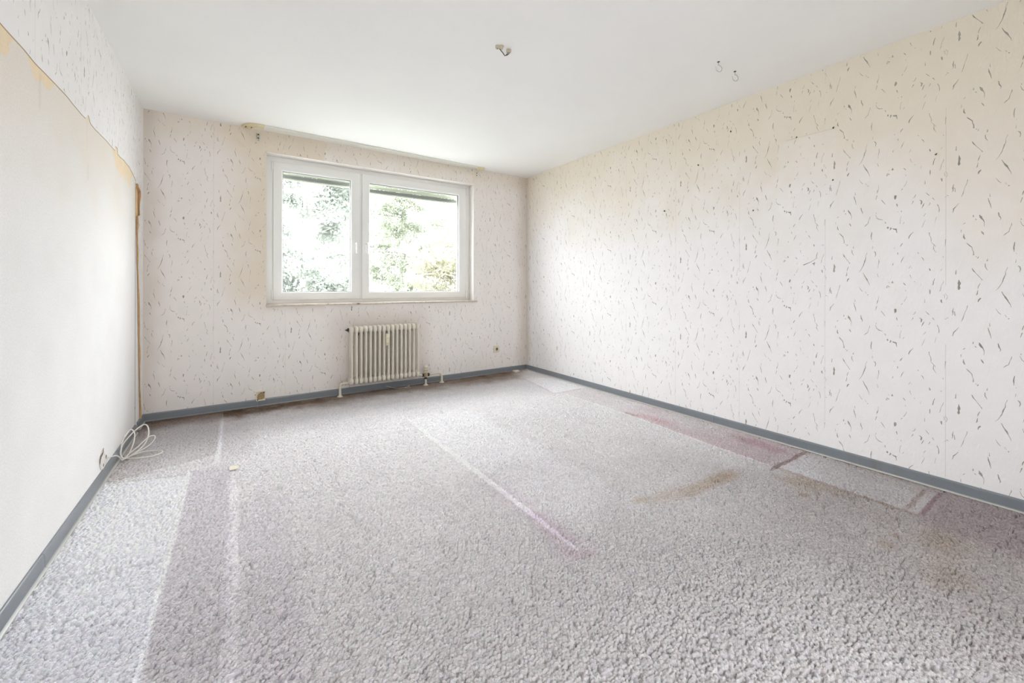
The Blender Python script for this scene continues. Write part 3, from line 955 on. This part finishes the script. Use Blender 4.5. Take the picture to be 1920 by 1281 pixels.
# ------------------------------------------------------------------ curtain rail on the ceiling
rail = tag(empty('curtain_rail', (1.91, -0.097, H)), 'white three-track curtain rail screwed to the ceiling above the window', 'curtain rail')
YA, YB = -0.033, 0.033                    # local: the rail is not quite parallel to the wall
g = Geo()
g.box((-1.09, YA, -0.014), (1.09, YB, -0.0002), 0.002)
for y in (YA + 0.003, -0.011, 0.011, YB - 0.003):
    g.box((-1.09, y - 0.0035, -0.020), (1.09, y + 0.0035, -0.012), 0.0015)
g.build('track', M['rail'], rail)
g = Geo()
for y in (-0.0205, 0.0, 0.0205):
    g.box((-1.088, y - 0.0035, -0.0152), (1.088, y + 0.0035, -0.0138))
g.build('track_groove', M['groove'], rail, smooth=False)
cx, yb0 = -1.125, 0.092
g = Geo()
for rr in (0.121, 0.100, 0.079, 0.062):
    pts = [(-1.086, yb0 - rr, -0.012), (-1.105, yb0 - rr, -0.012)]
    for t in range(0, 11):
        a = math.radians(-90 - 9 * t)
        pts.append((cx + math.cos(a) * rr, yb0 + math.sin(a) * rr, -0.012))
    g.tube(pts, 0.0085, 8, 2)
pts = []
for t in range(0, 13):
    a = math.radians(-90 - 7.5 * t)
    pts.append((cx + math.cos(a) * 0.127, yb0 + math.sin(a) * 0.127, -0.012))
for t in range(12, -1, -1):
    a = math.radians(-90 - 7.5 * t)
    pts.append((cx + math.cos(a) * 0.056, yb0 + math.sin(a) * 0.056, -0.012))
pts = pts + [(-1.088, yb0 - 0.056, -0.012), (-1.088, yb0 - 0.127, -0.012)]
g.poly(pts, (0, 0, 0.0118))
g.build('return_end', M['rail_cap'], rail)
for (x, y) in ((cx - 0.098, yb0 - 0.050), (cx - 0.056, yb0 - 0.050)):
    g = Geo()
    g.box((x - 0.004, y - 0.012, -0.0225), (x + 0.004, y + 0.012, -0.010), 0.001)
    g.build('slot', M['brown'], rail)
g = Geo()
g.box((1.075, YA - 0.003, -0.0215), (1.15, YB + 0.003, -0.0003), 0.006, 2)
g.lathe((1.15, 0, -0.021), (0, 0, 1), [(0, 0.030), (0.004, 0.035), (0.0205, 0.035)], 20)
for k in range(3):
    g.lathe((1.125, YA + 0.012 + 0.021 * k, -0.028), (0, 0, 1), [(0, 0.006), (0.004, 0.008), (0.010, 0.008)], 12)
g.build('end_cap', M['rail_cap'], rail)
rail.rotation_euler = (0, 0, math.radians(1.15))

# fixings left in the wall under the rail
o = empty('wall_bracket', (0.780, -0.002, 2.435))
tag(o, 'small metal curtain bracket on the wall left of the window, under the rail end', 'bracket', 'leftover curtain fixings')
g = Geo()
g.box((0.766, -0.004, 2.409), (0.794, 0.0, 2.461), 0.001).box((0.767, -0.022, 2.411), (0.770, 0.0, 2.459), 0.001).box((0.790, -0.022, 2.411), (0.793, 0.0, 2.459), 0.001)
under(g.build('channel', M['steel']), o)
for zc in (2.452, 2.420):
    g = Geo()
    g.lathe((0.782, -0.004, zc), (0, -1, 0), [(0, 0.006), (0.004, 0.0055), (0.006, 0.002)], 12)
    under(g.build('screw', M['dark_steel']), o)
o = empty('wall_bracket', (3.028, -0.002, 2.437))
tag(o, 'pale bracket remnant with two dark screws on the wall right of the window top', 'bracket', 'leftover curtain fixings')
g = Geo()
g.box((3.016, -0.004, 2.412), (3.042, 0.0, 2.462), 0.002)
under(g.build('channel', M['rail']), o)
for zc in (2.450, 2.424):
    g = Geo()
    g.lathe((3.030, -0.004, zc), (0, -1, 0), [(0, 0.006), (0.003, 0.0055), (0.005, 0.002)], 12)
    under(g.build('screw', M['dark_steel']), o)

# ------------------------------------------------------------------ radiator
RX, RY, P = 1.5405, -0.098, 0.0452
rad = tag(empty('radiator', (1.9, RY, 0.1)), 'cream sixteen-section column radiator on the wall under the window', 'radiator')


def section_mesh():
    g = Geo()
    for yy in (-0.036, 0.036):                     # front and back tube of one section
        rings = []
        g2 = []
        n = 14
        for z in (0.03, 0.545):
            g2.append([g.bm.verts.new((math.cos(2 * math.pi * k / n) * 0.0120, yy + math.sin(2 * math.pi * k / n) * 0.0165, z)) for k in range(n)])
        for k in range(n):
            g.bm.faces.new((g2[0][k], g2[0][(k + 1) % n], g2[1][(k + 1) % n], g2[1][k]))
    for zc, up in ((0.036, -1), (0.544, 1)):       # heads
        g.sphere((0, 0, zc), 1.0, (0.0222, 0.058, 0.036), 0.72, 20, 14)
        g.lathe((-P / 2, 0, zc), (1, 0, 0), [(0, 0.021), (P, 0.021)], 16)
    return g


sec = None
for i in range(16):
    if sec is None:
        sec = section_mesh().build('section', M['enamel'], angle=50)
        o = sec
    else:
        o = sec.copy()
        COL.objects.link(o)
    o.parent = rad
    o.location = (RX + P * (i + 0.5) - 1.9, 0, 0.006)
g = Geo()
g.lathe((RX, RY, 0.650), (-1, 0, 0), [(0, 0.020), (0.008, 0.020), (0.010, 0.012), (0.018, 0.012), (0.019, 0.007), (0.030, 0.006)], 14)
under(g.build('vent_plug', M['dark_steel']), rad)
for (xx, zc) in ((RX + P * 2, 0.618), (RX + P * 14, 0.618), (RX + P * 8, 0.20)):
    g = Geo()
    g.box((xx - 0.006, RY + 0.02, zc - 0.02), (xx + 0.006, 0.0, zc - 0.008), 0.002).box((xx - 0.009, RY + 0.012, zc - 0.03), (xx + 0.009, RY + 0.026, zc + 0.03), 0.003)
    g.box((xx - 0.02, -0.006, zc - 0.04), (xx + 0.02, 0.0, zc + 0.04), 0.002)
    under(g.build('wall_bracket', M['dark_steel']), rad)

o = tag(empty('heat_meter', (1.905, RY - 0.06, 0.537)), 'small upright heat cost meter clipped to the middle of the radiator', 'heat meter')
g = Geo()
g.box((1.886, RY - 0.073, 0.478), (1.925, RY - 0.052, 0.598), 0.004, 2)
under(g.build('housing', M['meter']), o)
g = Geo()
g.box((1.888, RY - 0.082, 0.556), (1.923, RY - 0.070, 0.596), 0.004, 2)
under(g.build('cap', M['cream']), o)
g = Geo()
g.box((1.894, RY - 0.0745, 0.505), (1.917, RY - 0.0725, 0.549), 0.001)
under(g.build('scale_window', M['cream']), o)


def flange(x, y, rr=0.028):
    return Geo().lathe((x, y, 0.0), (0, 0, 1), [(0, rr), (0.003, rr), (0.007, rr * 0.82), (0.010, rr * 0.55), (0.018, rr * 0.5)], 20)


# return pipe, left
o = tag(empty('heating_pipe', (1.465, -0.085, 0.0)), 'cream bent return pipe from the left end of the radiator into the carpet', 'pipe', 'radiator pipes')
g = Geo()
g.tube([(1.545, RY + 0.008, 0.126), (1.50, -0.086, 0.124), (1.478, -0.085, 0.122), (1.467, -0.085, 0.112), (1.465, -0.085, 0.09), (1.465, -0.085, 0.0)], 0.0115, 14, 5)
under(g.build('pipe', M['pipe']), o)
g = Geo()
g.lathe((1.525, RY + 0.010, 0.1255), (-1, 0, 0), [(0, 0.014), (0.003, 0.019), (0.017, 0.019), (0.018, 0.015), (0.026, 0.015), (0.027, 0.018), (0.036, 0.018), (0.038, 0.013)], 8)
under(g.build('union_nut', M['pipe'], angle=20), o)
under(flange(1.465, -0.085).build('floor_collar', M['pipe']), o)

# valve with thermostat head, right
VX, VY = 2.344, -0.100
o = tag(empty('radiator_valve', (VX, VY, 0.0)), 'thermostat valve with dark nuts on the pipe at the right end of the radiator', 'valve')
g = Geo()
g.lathe((VX, VY, 0.136), (0, 0, 1), [(0, 0.014), (0.004, 0.023), (0.022, 0.0245), (0.024, 0.021), (0.030, 0.021), (0.032, 0.0255), (0.050, 0.0245), (0.052, 0.021), (0.057, 0.021), (0.059, 0.0235), (0.073, 0.021), (0.082, 0.014), (0.084, 0.0)], 20)
under(g.build('thermostat_head', M['pipe']), o)
for zc in (0.160, 0.189):
    g = Geo()
    g.lathe((VX, VY, zc), (0, 0, 1), [(0, 0.0215), (0.001, 0.0228), (0.004, 0.0228), (0.005, 0.0215)], 20)
    under(g.build('dial_ring', M['tan']), o)
g = Geo()
g.lathe((VX, VY, 0.086), (0, 0, 1), [(0, 0.012), (0.01, 0.016), (0.022, 0.0175), (0.036, 0.016), (0.05, 0.012)], 16)
g.lathe((VX - 0.045, VY, 0.112), (1, 0, 0), [(0, 0.010), (0.02, 0.012), (0.07, 0.012), (0.09, 0.010)], 14)
under(g.build('valve_body', M['tan']), o)
for s in (-1, 1):
    g = Geo()
    g.lathe((VX + s * 0.022, VY, 0.112), (s, 0, 0), [(0, 0.013), (0.003, 0.0185), (0.016, 0.0185), (0.019, 0.013)], 8)
    under(g.build('coupling_nut', M['black'], angle=20), o)
g = Geo()
g.lathe((VX, VY, 0.066), (0, 0, 1), [(0, 0.010), (0.004, 0.015), (0.016, 0.016), (0.022, 0.013)], 8)
under(g.build('lower_nut', M['black'], angle=20), o)
g = Geo()
g.tube([(VX, VY, 0.0), (VX, VY, 0.04), (VX, VY, 0.075)], 0.0115, 14, 2)
g.tube([(2.262, RY, 0.118), (2.29, VY, 0.114), (2.325, VY, 0.112)], 0.013, 14, 3)
under(g.build('pipe', M['pipe']), o)
under(flange(VX, VY).build('floor_collar', M['pipe']), o)

# branch pipe, further right
o = tag(empty('heating_pipe', (2.543, -0.078, 0.0)), 'cream pipe bending from the valve down to the carpet right of the radiator', 'pipe', 'radiator pipes')
g = Geo()
g.tube([(2.386, VY, 0.112), (2.42, -0.096, 0.113), (2.48, -0.084, 0.113), (2.515, -0.079, 0.108), (2.534, -0.078, 0.094), (2.541, -0.078, 0.070)], 0.0095, 14, 5)
g.tube([(2.541, -0.078, 0.072), (2.542, -0.078, 0.03), (2.543, -0.078, 0.0)], 0.0125, 14, 2)
under(g.build('pipe', M['pipe']), o)
under(flange(2.543, -0.078).build('floor_collar', M['pipe']), o)

# thin loose wire under the radiator
g = Geo()
g.tube([(1.93, -0.035, 0.035), (1.97, -0.05, 0.02), (2.02, -0.07, 0.004), (2.08, -0.085, 0.004), (2.12, -0.095, 0.005), (2.15, -0.10, 0.018), (2.165, -0.09, 0.012), (2.14, -0.075, 0.004), (2.11, -0.09, 0.004), (2.13, -0.12, 0.004), (2.17, -0.115, 0.004)], 0.0016, 6, 6)
tag(g.build('wire', M['cable']), 'thin loose wire curled on the carpet under the radiator', 'wire')

# ------------------------------------------------------------------ socket and open junction box on the back wall
o = tag(empty('power_socket', (3.313, -0.003, 0.301)), 'cream wall power socket on the back wall near the right corner', 'power socket')
g = Geo()
g.box((3.272, -0.009, 0.260), (3.354, 0.0, 0.342), 0.003, 2)
under(g.build('cover_plate', M['cream']), o)
g = Geo()
g.lathe((3.318, -0.0085, 0.301), (0, -1, 0), [(0, 0.0225), (0.003, 0.0225), (0.003, 0.0195), (-0.004, 0.0185)], 24)
under(g.build('socket_ring', M['meter']), o)
g = Geo()
for dx in (-0.0095, 0.0095):
    g.lathe((3.318 + dx, -0.0092, 0.301), (0, -1, 0), [(0, 0.0035), (0.0008, 0.0035)], 10)
g.box((3.312, -0.0105, 0.316), (3.324, -0.0088, 0.3205)).box((3.312, -0.0105, 0.2815), (3.324, -0.0088, 0.286))
g.lathe((3.318, -0.009, 0.301), (0, -1, 0), [(0, 0.014), (0.0004, 0.014)], 20)
under(g.build('contact', M['dark_steel']), o)

o = tag(empty('junction_box', (0.804, -0.012, 0.09)), 'open cream junction box without its lid just above the back skirting', 'junction box')
g = ring(0.769, 0.839, 0.050, 0.134, 0.007, -0.030, 0.0, 0.002, 0.002)
under(g.build('housing', M['cream']), o)
g = Geo()
g.box((0.774, -0.012, 0.055), (0.834, -0.001, 0.129))
under(g.build('back_plate', M['tan'], smooth=False), o)
for (xx, zc) in ((0.829, 0.124), (0.779, 0.060)):
    g = Geo()
    g.lathe((xx, -0.026, zc), (0, -1, 0), [(0, 0.0055), (0.005, 0.005), (0.006, 0.002)], 10)
    under(g.build('screw', M['dark_steel']), o)
g = Geo()
g.poly([(0.776, -0.022, 0.127), (0.776, -0.022, 0.100), (0.783, -0.022, 0.104), (0.787, -0.022, 0.113), (0.797, -0.022, 0.118), (0.803, -0.022, 0.127)], (0, 0.008, 0))
under(g.build('broken_edge', M['cream'], smooth=False), o)
g = Geo()
g.poly([(0.832, -0.022, 0.057), (0.832, -0.022, 0.068), (0.822, -0.022, 0.064), (0.812, -0.022, 0.057)], (0, 0.008, 0))
under(g.build('broken_edge', M['cream'], smooth=False), o)

# ------------------------------------------------------------------ ceiling fittings
o = tag(empty('lamp_connection', (1.93, -2.315, H)), 'bare lamp outlet on the ceiling with rosette, dangling wires and terminal block', 'lamp outlet')
g = Geo()
g.lathe((1.891, -2.308, H), (0, 0, -1), [(0, 0.013), (0.012, 0.013), (0.016, 0.011), (0.017, 0.006), (0.011, 0.005)], 18)
g.lathe((1.911, -2.319, H), (0, 0, -1), [(0, 0.015), (0.004, 0.015), (0.006, 0.010), (0.016, 0.010), (0.019, 0.007)], 18)
g.box((1.886, -2.322, 2.492), (1.914, -2.304, 2.4995), 0.002)
under(g.build('rosette', M['meter']), o)
g = Geo()
g.lathe((1.891, -2.308, 2.487), (0, 0, -1), [(0, 0.0055), (0.0005, 0.0055)], 12)
g.lathe((1.915, -2.322, 2.4835), (0, 0, -1), [(0, 0.003), (0.0006, 0.003)], 10)
under(g.build('screw_hole', M['black']), o)
g = Geo()
g.tube([(1.903, -2.313, 2.487), (1.906, -2.311, 2.482), (1.912, -2.312, 2.478), (1.918, -2.308, 2.477), (1.926, -2.310, 2.470), (1.936, -2.310, 2.460), (1.941, -2.310, 2.457)], 0.0024, 6, 5)
g.tube([(1.903, -2.313, 2.487), (1.908, -2.315, 2.477), (1.916, -2.312, 2.473), (1.924, -2.312, 2.470), (1.934, -2.312, 2.459), (1.942, -2.311, 2.456)], 0.0024, 6, 5)
for dx, dy in ((0.0, 0.0), (0.006, -0.003), (0.012, -0.006)):
    g.tube([(1.940 + dx * 0.3, -2.310 + dy * 0.3, 2.457), (1.948 + dx * 0.6, -2.312 + dy, 2.462), (1.957 + dx, -2.314 + dy, 2.478), (1.960 + dx, -2.315 + dy, 2.484)], 0.0017, 6, 4)
under(g.build('wire', M['dark_steel']), o)
g = Geo()
for k in range(3):
    x, y = 1.957 + 0.007 * k, -2.313 - 0.0035 * k
    g.box((x - 0.0045, y - 0.006, 2.480), (x + 0.0045, y + 0.006, 2.4995), 0.0015, 2)
    g.lathe((x, y - 0.005, 2.489), (0, -1, 0), [(0, 0.003), (0.004, 0.003), (0.004, 0.0015)], 10)
under(g.build('terminal_block', M['meter']), o)


def hook():
    g = Geo()
    pts = [(0, 0, 0.0), (0, 0, -0.012), (0.001, 0, -0.021), (0.008, 0, -0.0225), (0.016, 0, -0.025), (0.024, 0, -0.034)]
    for t in range(0, 11):
        a = math.radians(10 - 19 * t)
        pts.append((0.003 + math.cos(a) * 0.0225, 0, -0.040 + math.sin(a) * 0.0225))
    pts.append((-0.0215, 0, -0.034))
    g.tube(pts, 0.0021, 8, 4)
    return g


for (x, y, lab) in ((3.132, -2.940, 'screw-in metal ceiling hook nearer to the lamp outlet, farther from the right wall'),
                    (3.334, -2.937, 'screw-in metal ceiling hook nearest to the right wall')):
    o = tag(empty('ceiling_hook', (x, y, H)), lab, 'hook', 'metal hooks in the ceiling')
    o.rotation_euler = (0, 0, math.radians(-20))
    a = hook().build('hook', M['steel'], o)
    g = Geo()
    g.lathe((0, 0, 0), (0, 0, -1), [(0, 0.008), (0.0015, 0.008), (0.003, 0.004), (0.005, 0.0025)], 14)
    g.build('screw_collar', M['dark_steel'], o)

# ------------------------------------------------------------------ nails in the right wall
NAILS = [(-2.095, 1.754, 'bent nail nearest to the window, at mid height of the right wall', 1.3), (-2.413, 2.084, 'dark nail on the right wall upper part, between two lighter ones', 1.2),
         (-2.680, 2.277, 'hooked nail highest on the right wall, close below the ceiling', 1.2), (-2.845, 1.646, 'lone dark nail low in the middle of the right wall', 1.1),
         (-2.148, 2.251, 'small nail high on the right wall, nearest to the window', 0.7), (-3.125, 2.099, 'left one of two nails joined by a faint pencil line', 1.0),
         (-3.331, 2.098, 'right one of two nails joined by a faint pencil line', 1.1), (-3.329, 1.766, 'brass hook nail beside a wallpaper joint below the pencil line', 1.0),
         (-3.792, 1.807, 'nail farthest from the window on the right wall', 0.9)]
for (y, z, lab, s) in NAILS:
    g = Geo()
    g.tube([(W, y, z), (W - 0.009 * s, y, z - 0.001), (W - 0.014 * s, y - 0.003, z - 0.001), (W - 0.015 * s, y - 0.006, z + 0.004 * s)], 0.0018 * s, 8, 3)
    g.lathe((W - 0.0035, y, z), (-1, 0, 0), [(0, 0.002), (0.001, 0.0045 * s), (0.003, 0.0045 * s), (0.004, 0.002)], 10)
    tag(g.build('nail', M['brown'] if s <= 1.0 else M['dark_steel']), lab, 'nail', 'nails in the right wall')

# ------------------------------------------------------------------ cable from a hole in the left wall
g = Geo()
hole = [(0.0015, -1.175, 0.175), (0.0015, -1.205, 0.162), (0.0015, -1.232, 0.150), (0.0015, -1.246, 0.123), (0.0015, -1.240, 0.097), (0.0015, -1.215, 0.072),
        (0.0015, -1.185, 0.060), (0.0015, -1.14, 0.063), (0.0015, -1.105, 0.066), (0.0015, -1.082, 0.083), (0.0015, -1.100, 0.108), (0.0015, -1.118, 0.122), (0.0015, -1.152, 0.146)]
g.poly(hole, (0.0015, 0, 0))
under(g.build('plaster_patch', M['plaster'], smooth=False), wall_left)['label'] = 'broken plaster around the cable hole'
g = Geo()
g.poly([(0.003, -1.172, 0.178), (0.003, -1.186, 0.160), (0.003, -1.232, 0.153), (0.003, -1.249, 0.125), (0.003, -1.240, 0.108), (0.003, -1.232, 0.128), (0.003, -1.214, 0.141), (0.003, -1.183, 0.147), (0.003, -1.172, 0.158)], (0.001, 0, 0))
g.poly([(0.003, -1.118, 0.121), (0.003, -1.126, 0.112), (0.003, -1.120, 0.098), (0.003, -1.108, 0.100), (0.003, -1.106, 0.112)], (0.001, 0, 0))
g.poly([(0.003, -1.172, 0.090), (0.003, -1.180, 0.080), (0.003, -1.172, 0.072), (0.003, -1.164, 0.082)], (0.001, 0, 0))
under(g.build('wall_crack', M['brown'], smooth=False), wall_left)['label'] = 'dark crack beside the broken plaster'

cable = [(0.002, -1.115, 0.106), (0.012, -1.11, 0.100), (0.030, -1.05, 0.085), (0.036, -0.99, 0.055), (0.038, -0.93, 0.014), (0.040, -0.90, 0.010),
         # flat loop on the carpet
         (0.056, -0.872, 0.010), (0.105, -0.826, 0.010), (0.156, -0.822, 0.010), (0.207, -0.849, 0.010), (0.224, -0.881, 0.010), (0.213, -0.919, 0.010), (0.171, -0.941, 0.010), (0.105, -0.926, 0.010), (0.056, -0.895, 0.010),
         # tall loop leaning on the wall
         (0.028, -0.885, 0.020), (0.024, -0.865, 0.070), (0.030, -0.845, 0.115), (0.046, -0.825, 0.150), (0.062, -0.815, 0.165), (0.078, -0.815, 0.140), (0.078, -0.825, 0.095), (0.066, -0.845, 0.045), (0.054, -0.87, 0.018),
         # widest loop, standing highest
         (0.036, -0.885, 0.012), (0.022, -0.875, 0.045), (0.030, -0.845, 0.090), (0.064, -0.815, 0.136), (0.100, -0.800, 0.170), (0.126, -0.800, 0.181), (0.142, -0.805, 0.162), (0.147, -0.820, 0.120), (0.138, -0.84, 0.080), (0.116, -0.860, 0.050), (0.080, -0.880, 0.025),
         (0.052, -0.890, 0.012),
         # loop in front
         (0.060, -0.880, 0.030), (0.092, -0.870, 0.055), (0.128, -0.860, 0.090), (0.156, -0.850, 0.112), (0.176, -0.850, 0.114), (0.184, -0.855, 0.104), (0.174, -0.865, 0.080), (0.148, -0.880, 0.058), (0.110, -0.890, 0.040), (0.064, -0.895, 0.018), (0.044, -0.90, 0.008)]
g = Geo()
g.tube(cable, 0.0036, 8, 6)
tag(g.build('cable', M['cable']), 'coiled white cable coming out of the left wall onto the carpet', 'cable')

# ------------------------------------------------------------------ scraps on the carpet
g = Geo()
g.poly([(0.586, -1.379, 0.0045), (0.630, -1.386, 0.0035), (0.632, -1.436, 0.0035), (0.588, -1.440, 0.004)], (0, 0, 0.003))
tag(g.build('paper_scrap', M['scrap'], smooth=False), 'small cream scrap of card lying on the carpet on the left', 'scrap', 'scraps on the carpet')
g = Geo()
g.poly([(3.540, -0.030, 0.003), (3.615, -0.036, 0.003), (3.607, -0.100, 0.003), (3.530, -0.118, 0.003)], (0, 0, 0.011))
tag(g.build('paper_scrap', M['scrap'], smooth=False), 'cream offcut lying against the back skirting near the right corner', 'scrap', 'scraps on the carpet')

# ------------------------------------------------------------------ outside: lawn and trees
GZ = -5.5
g = Geo()
g.box((-40, -40, GZ - 0.3), (45, 45, GZ))
struct(g.build('ground', M['grass'], smooth=False))


def tree(base, crown_c, crown_r, leaf_n, size, col, label, seed):
    rs = random.Random(seed)
    rn = np.random.default_rng(seed)
    t = tag(empty('tree', base), label, 'tree', 'trees outside the window')
    B, Cc = Vector(base), Vector(crown_c)
    top = Cc + Vector((0, 0, crown_r[2] * 0.8))
    g = Geo()
    pts = [B, B.lerp(top, 0.35) + Vector((rs.uniform(-.15, .15), rs.uniform(-.15, .15), 0)), B.lerp(top, 0.7) + Vector((rs.uniform(-.2, .2), rs.uniform(-.2, .2), 0)), top]
    g.tube(pts, [0.20, 0.18, 0.16, 0.13, 0.10, 0.06, 0.02], 10, 5)
    under(g.build('trunk', M['bark']), t)
    tips = []
    g = Geo()
    for k in range(70):
        h = rs.uniform(0.15, 1.0)
        st = B.lerp(top, 0.25 + 0.72 * h)
        a = rs.uniform(0, 2 * math.pi)
        dz = (st.z - Cc.z) / crown_r[2]
        rr = math.sqrt(max(0.08, 1 - dz * dz))
        en = Vector((Cc.x + math.cos(a) * crown_r[0] * rr * rs.uniform(.7, 1), Cc.y + math.sin(a) * crown_r[1] * rr * rs.uniform(.7, 1), st.z + rs.uniform(-0.1, 0.5)))
        mid = st.lerp(en, 0.5) + Vector((rs.uniform(-.15, .15), rs.uniform(-.15, .15), rs.uniform(-0.1, 0.2)))
        g.tube([st, mid, en], [0.035, 0.025, 0.012], 5, 3)
        for m in range(5):
            p0 = st.lerp(en, rs.uniform(0.3, 1.0))
            p1 = p0 + Vector((rs.uniform(-.55, .55), rs.uniform(-.55, .55), rs.uniform(-.25, .4)))
            g.tube([p0, p0.lerp(p1, 0.5) + Vector((0, 0, rs.uniform(-.06, .06))), p1], [0.012, 0.008, 0.005], 4, 2)
            tips += [p0.lerp(p1, 0.5), p1]
        tips += [en, mid]
    under(g.build('branches', M['bark']), t)
    tips = np.array([tuple(p) for p in tips])
    c = tips[rn.integers(0, len(tips), leaf_n)] + rn.normal(0, 0.16, (leaf_n, 3)) * np.array([1, 1, 0.6])
    d1 = rn.normal(0, 1, (leaf_n, 3))
    d1 /= np.linalg.norm(d1, axis=1)[:, None]
    d2 = np.cross(d1, rn.normal(0, 1, (leaf_n, 3)))
    d2 /= np.linalg.norm(d2, axis=1)[:, None]
    s = size * rn.uniform(0.6, 1.3, (leaf_n, 1))
    v = np.stack([c - d1 * s, c + d2 * s * 0.45, c + d1 * s, c - d2 * s * 0.45], 1).reshape(-1, 3)
    q = np.arange(leaf_n * 4).reshape(-1, 4)
    fo = raw_mesh('foliage', v, q, None, leaf_mat('leaves', col))
    fo['kind'] = 'stuff'
    under(fo, t)


tree((2.2, 8.0, GZ), (2.3, 8.0, 3.2), (1.9, 1.8, 4.6), 44000, 0.062, (0.30, 0.325, 0.29), 'pale bluish green tree seen through the left window pane', 3)
tree((6.6, 12.8, GZ), (6.8, 12.8, 4.0), (2.9, 2.0, 5.6), 60000, 0.060, (0.32, 0.345, 0.275), 'tall light green tree filling the right window pane, farther back', 8)
tree((6.9, 8.3, GZ), (6.8, 8.3, 0.9), (1.55, 1.5, 2.7), 26000, 0.058, (0.39, 0.38, 0.285), 'low yellowish tree in the lower right of the right window pane', 15)
